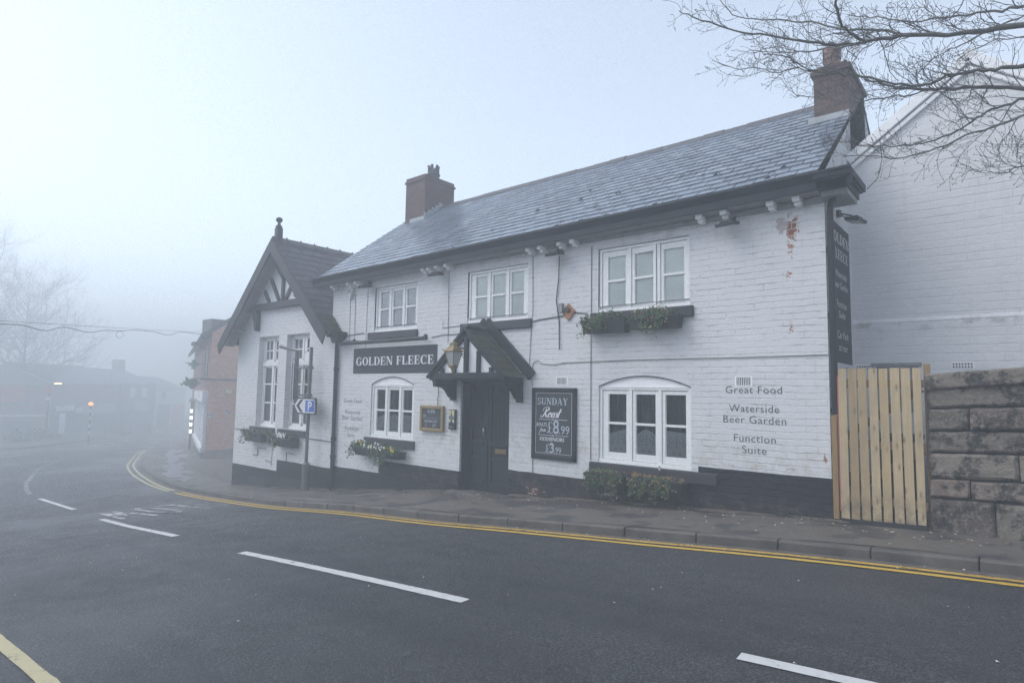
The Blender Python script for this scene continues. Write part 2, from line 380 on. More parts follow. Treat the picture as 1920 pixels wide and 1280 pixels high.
# ---------------------------------------------------------------- ground, road, pavement, kerb, markings
def smooth_interp(xs, ys):
    xs = np.array(xs, float); ys = np.array(ys, float)
    d = np.diff(ys)/np.diff(xs); m = np.empty_like(ys); m[0] = d[0]; m[-1] = d[-1]
    m[1:-1] = np.where(d[:-1]*d[1:] > 0, 2*d[:-1]*d[1:]/(d[:-1]+d[1:]+1e-12), 0)
    def f(x):
        x = min(max(x, xs[0]), xs[-1]); i = min(max(int(np.searchsorted(xs, x))-1, 0), len(xs)-2)
        h = xs[i+1]-xs[i]; t = (x-xs[i])/h
        return float((2*t**3-3*t**2+1)*ys[i] + (t**3-2*t**2+t)*h*m[i] + (-2*t**3+3*t**2)*ys[i+1] + (t**3-t**2)*h*m[i+1])
    return f
G = smooth_interp([-230, -140, -87, -60, -42, -36, -30, -18.85, -13.4, -8.83, -2, .8, 6, 14, 40, 230], [-6, -5.6, -4.5, -3.38, -2.62, -2.36, -2.1, -1.4, -.92, -.45, -.02, .1, .42, .85, 1.6, 2.5])
road_z = lambda x: G(x) - .14
kerbY = smooth_interp([-90, -73.5, -59.3, -50.9, -44.6, -38.6, -34.6, -32.4, -28.3, -21, -17.1, -13.4, -10.8, -7.5, -5.5, -3.9, -2, 0, 6, 60], [30, 20, 13.1, 9.25, 6.5, 4.2, 2.75, 2.1, 1.0, -.74, -1.31, -1.78, -2.05, -2.16, -1.97, -1.79, -1.5, -1.3, -1.0, -1.0])

def asphalt():
    t = NT('wet_asphalt'); v = t.coord()
    f = t.noise(v, 58, 4, .75); f2 = t.noise(v, 24, 4, .7); b = t.noise(v, .35, 5, .6); m = t.noise(v, 2.4, 5, .65)
    c = t.ramp(f.outputs[0], [(.33, (.010, .011, .012)), (.5, (.036, .038, .042)), (.68, (.17, .173, .178))])
    c = t.mix(t.ramp(b.outputs[0], [(.35, 0.), (.7, .45)]), c, (.034, .036, .042))
    c = t.mix(t.ramp(m.outputs[0], [(.60, 0.), (.82, .4)]), c, (.085, .086, .09))
    mp = t.n('ShaderNodeMapping'); mp.inputs['Scale'].default_value = (.06, 1.1, 1); t.l(v, mp.inputs[0])
    tr_ = t.noise(mp.outputs[0], 1.3, 4, .6)      # wheel tracks running along the road
    c = t.mix(t.ramp(tr_.outputs[0], [(.48, 0.), (.66, .55)]), c, (.024, .026, .031))
    wet = t.noise(v, .22, 4, .6)
    t.set(Base_Color=c, Roughness=t.mix(t.ramp(wet.outputs[0], [(.45, 0.), (.62, 1.)]), t.ramp(m.outputs[0], [(.3, .44), (.7, .68)]), (.36, .36, .36)))
    h = t.math('ADD', f.outputs[0], t.math('MULTIPLY', f2.outputs[0], .8))
    t.b.inputs['Specular IOR Level'].default_value = .35; t.bump(h, .85, .010); return t.mat
def paving():
    t = NT('patched_pavement'); v = t.coord()
    f = t.noise(v, 70, 3, .7); p = t.noise(v, .9, 5, .55); q = t.noise(v, 3.2, 6, .7); r = t.noise(v, 14, 5, .7)
    c = t.ramp(p.outputs[0], [(.42, (.046, .046, .049)), (.45, (.115, .10, .086)), (.56, (.135, .118, .10)), (.59, (.043, .044, .048))])
    c = t.mix(t.ramp(q.outputs[0], [(.5, 0.), (.72, .55)]), c, (.055, .052, .05))
    c = t.mix(t.ramp(f.outputs[0], [(.35, .0), (.8, .5)]), c, (.15, .14, .13))
    c = t.mix(t.ramp(r.outputs[0], [(.66, 0.), (.8, .4)]), c, (.16, .145, .13))
    t.set(Base_Color=c, Roughness=t.ramp(p.outputs[0], [(.36, .34), (.5, .62)]))
    t.bump(t.math('ADD', f.outputs[0], t.math('MULTIPLY', r.outputs[0], 1.5)), .7, .010); return t.mat
def paint_mat(name, col, wear, scale=9):
    t = NT(name); v = t.coord(); n = t.noise(v, scale, 6, .7); f = t.noise(v, 90, 3, .7)
    c = t.mix(t.ramp(n.outputs[0], [(.35, 0.), (.75, .35)]), col, tuple(k*.65 for k in col))
    m = t.ramp(t.math('ADD', n.outputs[0], t.math('MULTIPLY', f.outputs[0], .35)), [(wear, 0.), (wear+.07, 1.)])
    c = t.mix(m, c, (.045, .047, .052)); t.set(Base_Color=c, Roughness=.6); t.bump(f.outputs[0], .5, .006); return t.mat
M['asphalt'] = asphalt(); M['paving'] = paving()
M['kerb'] = plain('kerb_stone', (.095, .088, .080), .7, .4, 4, .9, 30)
M['line'] = paint_mat('white_road_paint', (.60, .60, .59), .80)
M['line_worn'] = paint_mat('worn_white_road_paint', (.46, .46, .46), .66, 5)
M['line_faint'] = paint_mat('faint_white_road_paint', (.26, .28, .30), .66, 3)
M['yellow'] = paint_mat('yellow_road_paint', (.62, .40, .05), .80)
M['yellow_pale'] = paint_mat('pale_yellow_road_paint', (.50, .44, .26), .78)
M['yellow_worn'] = paint_mat('worn_yellow_road_paint', (.54, .34, .06), .74)
M['puddle'] = plain('wet_paving', (.10, .102, .108), .34, .2, 3, .1, 40)
M['brownpave'] = plain('brown_block_paving', (.085, .070, .062), .55, .25, 9, .5, 30)

def sheet(name, mat, xs, ysf, zf, kind='structure'):
    """grid: xs list, ysf(x)-> list of y"""
    b = MB(); rows = [[(x, y, zf(x, y)) for y in ysf(x)] for x in xs]; k = len(rows[0])
    for r in rows: b.v += r
    for i in range(len(rows)-1):
        for j in range(k-1):
            a = i*k+j; b.f.append((a, a+k, a+k+1, a+1)); b.m.append(0)
    o = b.build(name, mat, fixn=False, smooth=True)
    n = o.data.polygons[len(o.data.polygons)//2].normal
    if n.z < 0: o.data.flip_normals()
    return tag(o, kind=kind)
XS = list(np.arange(-228, -96, 12)) + list(np.arange(-96, 20, 1.)) + list(np.arange(20, 229, 12))
sheet('road', M['asphalt'], XS, lambda x: [-228, -120, -60, -30, -18, -12, -8, -4, 0, 5, 10, 20, 40, 80, 150, 228], lambda x, y: road_z(x))
KX = list(np.arange(-72, 12.01, .5))
def back_y(x): return 1.58 if x > -2.0 else (.02 if x > -18.9 else min(kerbY(x)+16, 12+(-18.9-x)*.6))
def pv(x):
    k = kerbY(x)+.135; bk = back_y(x); return [k + (bk-k)*t for t in (0, .06, .3, .6, 1)]
PX = sorted(set(list(np.arange(-88, 30.01, .5)) + [-18.91, -18.89, -2.01, -1.99]))
sheet('pavement', M['paving'], PX, pv, lambda x, y: G(x) - .018 + .012*math.sin(x*1.7+y*2.3)*.4)
# kerb stones
kb = MB()
x = -86.
while x < 24:
    L = .92 if x > -30 else 2.; x1 = x + L - .012; ya, yb = kerbY(x), kerbY(x1); za, zb = G(x)-.022, G(x1)-.022
    j = random.uniform(-.003, .003); w = .15; rz = road_z
    P = lambda X, Y, Z: (X, Y, Z+j)
    prof = [(0.02, -.4), (0.0, -.02), (.012, 0), (w, 0), (w, -.4)]
    i = len(kb.v)
    for X, Y, Z in ((x, ya, za), (x1, yb, zb)):
        kb.v += [(X, Y+p[0]+random.uniform(-.006, .006), Z+p[1]+j) for p in prof]
    for k in range(4): kb.f.append((i+k, i+k+1, i+5+k+1, i+5+k)); kb.m.append(0)
    kb.f.append((i, i+4, i+3, i+2, i+1)); kb.f.append((i+5, i+6, i+7, i+8, i+9)); kb.m += [0, 0]
    x += L
tag(kb.build('kerb', M['kerb'], bevel=.022), kind='structure')
# grit in the gutter against the kerb
def ribbon(name, mat, pts, w, dz, kind='structure', n=1):
    """flat painted line along [(x,y)] on the road"""
    b = MB(); P = [Vector((p[0], p[1], 0)) for p in pts]; L = []
    if not hasattr(w, '__len__'):          # subdivide so that the paint has an uneven edge
        Q = []
        for i in range(len(P)-1):
            k = max(1, int((P[i+1]-P[i]).length/.09)) if P[i].x > -24 else 1
            Q += [P[i].lerp(P[i+1], q/k) for q in range(k)]
        P = Q + [P[-1]]; w = [w + (random.gauss(0, .0045) if p.x > -24 else 0) for p in P]
    for i, p in enumerate(P):
        t = (P[min(i+1, len(P)-1)] - P[max(i-1, 0)]).normalized(); nn = Vector((-t.y, t.x, 0))
        ww = w if not hasattr(w, '__len__') else w[i]
        a, c = p + nn*ww/2, p - nn*ww/2
        L.append(((a.x, a.y, road_z(a.x)+dz), (c.x, c.y, road_z(c.x)+dz)))
    for i in range(len(L)-1): b.face((L[i][0], L[i+1][0], L[i+1][1], L[i][1]))
    o = b.build(name, mat, fixn=False)
    if o.data.polygons[0].normal.z < 0: o.data.flip_normals()
    return tag(o, kind=kind)
M['gutter'] = plain('gutter_grit', (.11, .095, .08), .7, .35, 12, .8, 50)
ribbon('gutter_dirt', M['gutter'], [(x, kerbY(x)-.07) for x in np.arange(-30, 14, .5)], [.20+.06*math.sin(x*2.1) for x in np.arange(-30, 14, .5)], .004)
def wall_dirt():
    t = NT('trodden_dirt'); v = t.coord(); n = t.noise(v, 5, 6, .75)
    t.set(Base_Color=t.ramp(n.outputs[0], [(.35, (.05, .045, .04)), (.6, (.12, .10, .082)), (.75, (.06, .075, .03))]), Roughness=.9); t.bump(t.noise(v, 40, 4).outputs[0], .8, .01); return t.mat
wdm = MB(); xs_ = rng_x = list(np.arange(-18.8, 7.0, .2))
for i in range(len(xs_)-1):
    xa, xb = xs_[i], xs_[i+1]
    if -2.0 < xa < -.95 or -9.0 < xa < -7.7: continue
    wf = lambda x: .07+.05*math.sin(x*3.1)+.03*math.sin(x*7.7)
    wdm.face([(xa, -.0, G(xa)+.02), (xa, -wf(xa), G(xa)-.008), (xb, -wf(xb), G(xb)-.008), (xb, -.0, G(xb)+.02)])
tag(wdm.build('dirt_strip', wall_dirt()), kind='structure')
offs = smooth_interp([-52, -30, -20, -13, -8, -2, 6], [.30, .28, .20, .16, .17, .20, .24])
rng = lambda a, b, s: list(np.arange(a, b+1e-6, s))
for off, in ((0,), (1,)):
    fo = lambda x: kerbY(x) - offs(x) - off*(.17 + (.10 if x < -22 else 0)*min(1, (-22-x)/6 if x < -22 else 0))
    ribbon('yellow_line', M['yellow'] if off else M['yellow_worn'], [(x, fo(x)) for x in rng(-19.6, 14, .5)], .09, .008)
    ribbon('yellow_line', M['yellow_pale'], [(x, fo(x)) for x in rng(-50 if off else -52, -20.1, .4)], .10, .008)
ribbon('yellow_line', M['yellow_pale'], [(-9.5, -7.80), (-6.2, -7.81), (-3, -7.76), (0, -7.6), (6, -7.2)], .095, .006)
for (a, c, mm) in (((-22.5, -3.98), (-18.1, -4.25), 'line'), ((-14.9, -4.6), (-10.1, -5.0), 'line'), ((-7.75, -5.12), (-3.87, -5.0), 'line'), ((-1.53, -4.78), (2.4, -4.55), 'line')):
    mid = [(a[0]+(c[0]-a[0])*t, a[1]+(c[1]-a[1])*t) for t in (0, .25, .5, .75, 1)]
    ribbon('lane_dash', M[mm], mid, .125, .006)
ribbon('faded_curve_line', M['line_faint'], [(-24.2, -3.85), (-27, -3.4), (-29.7, -2.84), (-36.7, -1.0), (-45.4, 2.2), (-56.8, 7.8), (-67, 14.5)], .14, .006)
# far kerb and pavement across the junction
FK = [(-58, -90), (-60, -40), (-61.5, -8), (-61.5, 1.9), (-61.8, 3.9), (-64.9, 6.1), (-74, 11.4), (-87.7, 18.6), (-109, 30.6), (-140, 48)]
fb = MB()
for i in range(len(FK)-1):
    (ax, ay), (bx, by) = FK[i], FK[i+1]
    qa, qb = (ax-40, ay+(8 if i > 3 else 0)), (bx-40, by+(8 if i >= 3 else 0))
    z = lambda p: G(p[0])-.02
    fb.face([(ax, ay, z((ax,))), (bx, by, z((bx,))), (qb[0], qb[1], z(qb)+.1), (qa[0], qa[1], z(qa)+.1)])
    fb.face([(ax, ay, z((ax,))-.3), (bx, by, z((bx,))-.3), (bx, by, z((bx,))), (ax, ay, z((ax,)))])
tag(fb.build('pavement', M['kerb']), kind='structure')
ribbon('edge_line', M['line'], [(-55, -8), (-55.3, .85), (-57.8, 3.8)], .18, .006)
ribbon('edge_line', M['line'], [(-49.3, -8), (-49.6, -.15), (-52.9, 2.15)], .16, .006)
for (a, c) in (((-60.1, 7.7), (-61.8, 8.5)), ((-63.9, 10.1), (-65.8, 11)), ((-68.7, 12.7), (-71, 13.8)), ((-59.8, 12), (-60.9, 13.2)), ((-72.2, 16.8), (-73, 17.7))):
    ribbon('zigzag_dash', M['line'], [a, c], .35, .006)
# SLOW lettering, read by drivers coming towards the camera's right
def poly_road(name, mat, strokes, w=.13):
    b = MB()
    for st in strokes:
        P = [Vector((p[0], p[1], 0)) for p in st]
        for i in range(len(P)-1):
            t = (P[i+1]-P[i]).normalized(); nn = Vector((-t.y, t.x, 0))*w/2; e = t*w*.35
            q = [P[i]-e+nn, P[i+1]+e+nn, P[i+1]+e-nn, P[i]-e-nn]
            b.face([(a.x, a.y, road_z(a.x)+.006+.0006*i) for a in q])
    o = b.build(name, mat, fixn=True)
    if o.data.polygons[0].normal.z < 0: o.data.flip_normals()
    return tag(o, kind='structure')
X0, X1 = -16.3, -14.2
W_ = [[(X1, -3.80), (X0, -3.95), (X0+1.25, -4.08), (X0, -4.22), (X1, -4.38)]]
O_ = [[(X0+1.05+1.1*cos(a), -3.40+.2*sin(a)) for a in [2*pi*k/18 for k in range(19)]]]
L_ = [[(X1, -2.72), (X0, -2.72), (X0, -3.02)]]
S_ = [[(X1-.15, -2.46), (X1, -2.32), (X1-.25, -2.2), (X1-.8, -2.22), (X0+1.0, -2.42), (X0+.4, -2.46), (X0, -2.34), (X0+.15, -2.2)]]
poly_road('slow_lettering', M['line_worn'], W_ + O_ + L_, .12); poly_road('slow_lettering', M['line_faint'], S_, .10)
# wet patches and block-paved forecourt beyond the wing
def patch(name, mat, pts, dz):
    b = MB(); b.face([(x, y, G(x)-.014+dz) for x, y in pts]); o = b.build(name, mat, fixn=False)
    if o.data.polygons[0].normal.z < 0: o.data.flip_normals()
    return tag(o, kind='structure')
def bl(cx, cy, rx, ry, n=28, ang=0., j=.18):
    out = []
    for k in range(n):
        a = 2*pi*k/n; r = 1 + j*math.sin(3*a+cx) + j*.6*math.sin(5*a+cy)
        u, v = rx*r*cos(a), ry*r*sin(a); out.append((cx+u*cos(ang)-v*sin(ang), cy+u*sin(ang)+v*cos(ang)))
    return out
patch('brown_paving', M['brownpave'], [(-19.0, .3), (-19.0, 4.8), (-33.9, 5.6), (-30, 3.4), (-24.5, 1.6)], .012)
for p in ((-27.2, 1.6, 2.2, .45, -.3), (-30.6, 2.9, 2.4, .40, -.35), (-22.8, .15, .9, .14, -.25), (-36.5, 5.2, 3.5, .45, -.45), (-42, 7.2, 3.5, .4, -.45), (-24.8, .75, 1.5, .3, -.2)):
    patch('wet_patch', M['puddle'], bl(p[0], p[1], p[2], p[3], n=44, ang=p[4], j=.3), .018)

# ---------------------------------------------------------------- lettering
FXZ = lambda y: (lambda u, v, d: (u, y - d, v))          # on a wall facing -Y
FYZ = lambda x: (lambda u, v, d: (x + d, u, v))          # on a wall facing +X
def font_tris(s, shear=0., offset=0., space=1.):
    cu = bpy.data.curves.new('t', 'FONT'); cu.body = s; cu.size = 1; cu.shear = shear; cu.offset = offset; cu.space_character = space
    cu.resolution_u = 4
    o = bpy.data.objects.new('t', cu); COL.objects.link(o)
    bpy.context.view_layer.update()
    dg = bpy.context.evaluated_depsgraph_get(); me = o.evaluated_get(dg).to_mesh()
    vs_ = [(v.co.x, v.co.y) for v in me.vertices]; fs = [tuple(p.vertices) for p in me.polygons]
    o.evaluated_get(dg).to_mesh_clear(); bpy.data.objects.remove(o); bpy.data.curves.remove(cu)
    return vs_, fs
CAP = max(v[1] for v in font_tris('H')[0])
def text(b, s, x0, x1, z, cap, fn, d=.003, mi=0, slope=0., **kw):
    """line of sans lettering between x0 and x1 on baseline z, capital height cap"""
    v, f = font_tris(s, **kw)
    a, c = min(p[0] for p in v), max(p[0] for p in v)
    i = len(b.v); sx = (x1-x0)/(c-a)
    b.v += [tuple(fn(x0+(p[0]-a)*sx, z+p[1]*cap/CAP+slope*(p[0]-a)*sx, d)) for p in v]
    for q in f: b.f.append(tuple(i+k for k in q)); b.m.append(mi)

def arc(cx, cz, rx, rz, tx, tz, a0, a1, n=20):
    """swelling ring sector as quads; thick tx at the sides, tz at top and bottom"""
    out = []
    for k in range(n):
        q = []
        for a in (a0+(a1-a0)*k/n, a0+(a1-a0)*(k+1)/n): q.append(((cx+rx*cos(a), cz+rz*sin(a)), (cx+(rx-tx)*cos(a), cz+(rz-tz)*sin(a))))
        out.append([q[0][0], q[1][0], q[1][1], q[0][1]])
    return out
def rect(x0, x1, z0, z1): return [[(x0, z0), (x1, z0), (x1, z1), (x0, z1)]]
def serif_glyph(c):
    """bold roman capitals on a unit-high em: (width, polygons)"""
    T, t, s = .21, .085, .075
    stem = lambda x: rect(x, x+T, 0, 1) + rect(x-s, x+T+s, 0, .06) + rect(x-s, x+T+s, .94, 1)
    if c == 'O': return .86, arc(.43, .5, .43, .52, .22, .075, 0, 2*pi, 30)
    if c == 'C': return .80, arc(.43, .5, .43, .52, .22, .08, R(52), R(312), 26) + rect(.68, .745, .66, .98) + rect(.70, .745, .06, .26)
    if c == 'G': return .88, arc(.43, .5, .43, .52, .22, .08, R(52), R(305), 26) + rect(.68, .745, .66, .98) + rect(.60, .60+T, .02, .42) + rect(.50, .90, .40, .46)
    if c == 'L': return .70, stem(s) + rect(s+T, .70, 0, .075) + [[(.63, .07), (.70, .07), (.72, .33), (.67, .33)]]
    if c == 'D': return .86, stem(s) + rect(s+T, .45, 0, .075) + rect(s+T, .45, .925, 1) + arc(.42, .5, .43, .5, .22, .075, -pi/2, pi/2, 18)
    if c == 'E': return .72, stem(s) + rect(s+T, .68, 0, .075) + rect(s+T, .66, .925, 1) + rect(s+T, .52, .465, .535) + rect(.49, .545, .34, .66) + [[(.62, .07), (.69, .07), (.71, .32), (.66, .32)], [(.60, .93), (.67, .93), (.69, .70), (.64, .70)]]
    if c == 'F': return .68, stem(s) + rect(s+T, .66, .925, 1) + rect(s+T, .52, .465, .535) + rect(.49, .545, .34, .66) + [[(.60, .93), (.67, .93), (.69, .70), (.64, .70)]]
    if c == 'N': return .90, rect(.10, .18, 0, 1) + rect(.74, .82, 0, 1) + [[(.06, 1), (.30, 1), (.82, 0), (.62, 0)]] + rect(.0, .28, 0, .06) + rect(.62, .92, .94, 1) + rect(0, .2, .94, 1)
    if c == 'U': return .86, rect(.08, .08+T, .3, 1) + rect(.68, .76, .3, 1) + arc(.42, .32, .34, .34, .20, .08, pi, 2*pi, 18) + rect(0, .37, .94, 1) + rect(.60, .86, .94, 1)
    if c == 'S': return .64, arc(.32, .74, .30, .28, .19, .08, R(25), R(235), 16) + arc(.32, .27, .32, .29, .20, .08, R(-160), R(62), 16) + [[(.12, .62), (.24, .52), (.56, .40), (.44, .50)], [(.10, .66), (.22, .54), (.50, .36), (.38, .50)]] + rect(.54, .60, .72, .98) + rect(.02, .08, .02, .30)
    if c == 'A': return .88, [[(.40, 1), (.47, 1), (.15, 0), (.08, 0)], [(.36, 1), (.52, 1), (.86, 0), (.63, 0)]] + rect(.2, .66, .28, .35) + rect(0, .24, 0, .06) + rect(.54, .92, 0, .06)
    if c == 'Y': return .86, [[(.06, 1), (.29, 1), (.54, .45), (.34, .45)], [(.70, 1), (.78, 1), (.53, .45), (.44, .45)]] + rect(.33, .33+T, 0, .5) + rect(0, .36, .94, 1) + rect(.62, .90, .94, 1) + rect(.24, .63, 0, .06)
    if c == 'I': return .38, stem(s)
    return .34, []
def serif(b, s, x0, x1, z, h, fn, d=.003, mi=0, gap=.09, slope=0.):
    W = sum(serif_glyph(c)[0] for c in s) + gap*(len(s)-1); sx = (x1-x0)/W; x = 0; k = 0
    for c in s:
        w, polys = serif_glyph(c)
        for p in polys:
            k += 1; dd = d + (k % 9)*.00025
            b.face([fn(x0+(x+q[0])*sx, z+q[1]*h+slope*(x+q[0])*sx, dd) for q in p], mi)
        x += w + gap
def pen(b, strokes, x, z, s, fn, w0=.035, w1=.11, ang=R(40), d=.003, mi=0, slant=.35):
    """broad-nib script: strokes are point lists on a unit em"""
    kk = 0
    for st in strokes:
        P = [Vector((p[0]+slant*p[1], p[1])) for p in st]; Q = []
        for i in range(len(P)-1):
            a, p, q, e = P[max(i-1, 0)], P[i], P[i+1], P[min(i+2, len(P)-1)]
            for k in range(6):
                t = k/6; Q.append(.5*((2*p)+(q-a)*t+(2*a-5*p+4*q-e)*t*t+(3*p-a-3*q+e)*t**3))
        Q.append(P[-1]); E = []
        for i in range(len(Q)):
            t = (Q[min(i+1, len(Q)-1)]-Q[max(i-1, 0)]); t = t.normalized() if t.length else Vector((1, 0))
            down = abs(t.y); w = w0 + (w1-w0)*(down**1.5 if t.y < 0 else .15*down); nn = Vector((-t.y, t.x))*w/2
            E.append((Q[i]+nn, Q[i]-nn))
        for i in range(len(E)-1):
            kk += 1
            b.face([fn(x+q.x*s, z+q.y*s, d+(kk % 7)*.0003) for q in (E[i][0], E[i+1][0], E[i+1][1], E[i][1])], mi)

# ---------------------------------------------------------------- the pub
pub = thing('pub_building', (-10, 0, -.6), 'long white painted brick pub with slate roof, black plinth and timbered gable wing', 'pub')
def wall_grid(b, x0, x1, z0, z1, ops, y, depth, mi=0):
    xs = sorted({x0, x1} | {o[0] for o in ops} | {o[1] for o in ops}); zs = sorted({z0, z1} | {o[2] for o in ops} | {o[3] for o in ops})
    xs = [x for x in xs if x0 <= x <= x1]; zs = [z for z in zs if z0 <= z <= z1]
    for i in range(len(xs)-1):
        for j in range(len(zs)-1):
            cx, cz = (xs[i]+xs[i+1])/2, (zs[j]+zs[j+1])/2
            if any(o[0] < cx < o[1] and o[2] < cz < o[3] for o in ops): continue
            b.face([(xs[i], y, zs[j]), (xs[i+1], y, zs[j]), (xs[i+1], y, zs[j+1]), (xs[i], y, zs[j+1])], mi)
    for o in ops:
        a, c, e, f = o[:4]; dp = o[4] if len(o) > 4 else depth
        b.face([(a, y, e), (a, y+dp, e), (a, y+dp, f), (a, y, f)], mi); b.face([(c, y, e), (c, y, f), (c, y+dp, f), (c, y+dp, e)], mi)
        b.face([(a, y, f), (a, y+dp, f), (c, y+dp, f), (c, y, f)], mi); b.face([(a, y, e), (c, y, e), (c, y+dp, e), (a, y+dp, e)], mi)
OP = [(-17.56, -16.42, .46, 3.11, .2), (-15.97, -14.80, .46, 3.11, .2), (-11.97, -10.41, 2.98, 4.05), (-8.83, -7.21, 3.0, 4.08), (-5.635, -3.955, 3.0, 4.12),
      (-12.0, -10.44, .48, 1.90), (-5.62, -3.95, .44, 1.89), (-8.97, -7.64, -.62, 1.86, .34)]
wb = MB()
wall_grid(wb, -18.85, -2.0, -2.8, 3.11, OP, 0, .12)
wall_grid(wb, -13.75, -2.0, 3.11, 4.5, [o if o[2] > 2.9 and False else (o[0], o[1], max(o[2], 3.11), o[3]) for o in OP if o[3] > 3.2], 0, .12)
AP = 5.75; SL = .965; CXW = -16.2
gz = lambda x: AP - SL*abs(x-CXW)
wb.face([(-18.85, 0, 3.11), (-13.75, 0, 3.11), (-13.75, 0, gz(-13.75)), (CXW, 0, AP-.05), (-18.85, 0, max(3.11, gz(-18.85)))])
for (a, c, zs_, zt) in ((-12.0, -10.44, 1.715, 1.90), (-5.62, -3.95, 1.71, 1.89)):   # brick arch heads
    N = 12; pts = [(a+(c-a)*k/N, zs_+(zt-zs_-.004)*(1-(2*k/N-1)**2)) for k in range(N+1)]
    for k in range(N):
        wb.face([(pts[k][0], -.002, pts[k][1]), (pts[k+1][0], -.002, pts[k+1][1]), (pts[k+1][0], -.002, zt+.002), (pts[k][0], -.002, zt+.002)])
        wb.face([(pts[k][0], -.002, pts[k][1]), (pts[k][0], .06, pts[k][1]), (pts[k+1][0], .06, pts[k+1][1]), (pts[k+1][0], -.002, pts[k+1][1])])
# left flank of the main block above the wing, back walls
wb.face([(-13.75, 0, 2.5), (-13.75, 6, 2.5), (-13.75, 6, 4.4), (-13.75, 2.9, 6.75), (-13.75, 0, 4.5)])
wb.face([(-18.85, 0, -2.8), (-18.85, 5, -2.8), (-18.85, 5, 3.2), (-18.85, 0, 3.2)])
wb.face([(-18.85, 6, -2.8), (-2, 6, -2.8), (-2, 6, 4.4), (-18.85, 6, 4.4)])
wb.build('wall', M['wall'], pub)
sb = MB(); sb.face([(-2, 0, -1), (-2, 6, -1), (-2, 6, 4.5), (-2, 2.9, 6.9), (-2, 0, 4.70)])
sb.build('gable_wall', M['wall_side'], pub)
# dark plinth with its stepped top edge, a few mm proud
pb = MB()
def plinth(x0, x1, z1, wob=.006):
    n = max(2, int((x1-x0)/.25)); ps = [(x0+(x1-x0)*k/n) for k in range(n+1)]; tz = [z1+random.uniform(-wob, wob) for _ in ps]
    for k in range(n):
        pb.face([(ps[k], -.006, -2.8), (ps[k+1], -.006, -2.8), (ps[k+1], -.006, tz[k+1]), (ps[k], -.006, tz[k])])
        pb.face([(ps[k], -.006, tz[k]), (ps[k+1], -.006, tz[k+1]), (ps[k+1], .0, tz[k+1]), (ps[k], .0, tz[k])])
for a in ((-18.85, -16.21, -.73), (-16.21, -13.45, -.415), (-13.45, -11.62, -.34), (-11.62, -8.97, -.05), (-7.64, -5.77, .11), (-5.77, -3.84, .25), (-3.84, -1.995, .515)): plinth(*a)
pb.box(-8.985, -8.965, -.006, .33, -.7, -.05); pb.face([(-1.994, -.006, -1), (-1.994, 1.6, -1), (-1.994, 1.6, .515), (-1.994, -.006, .515)])
pb.build('plinth', M['plinth'], pub)
for q in ((-17.75, -16.75, -.02, .01, -1.6, -1.0), (-15.95, -14.85, -.03, .01, -1.3, -.86)): db = MB(); db.box(*q); db.build('cellar_hatch', M['blackmatt'], pub, bevel=.006)

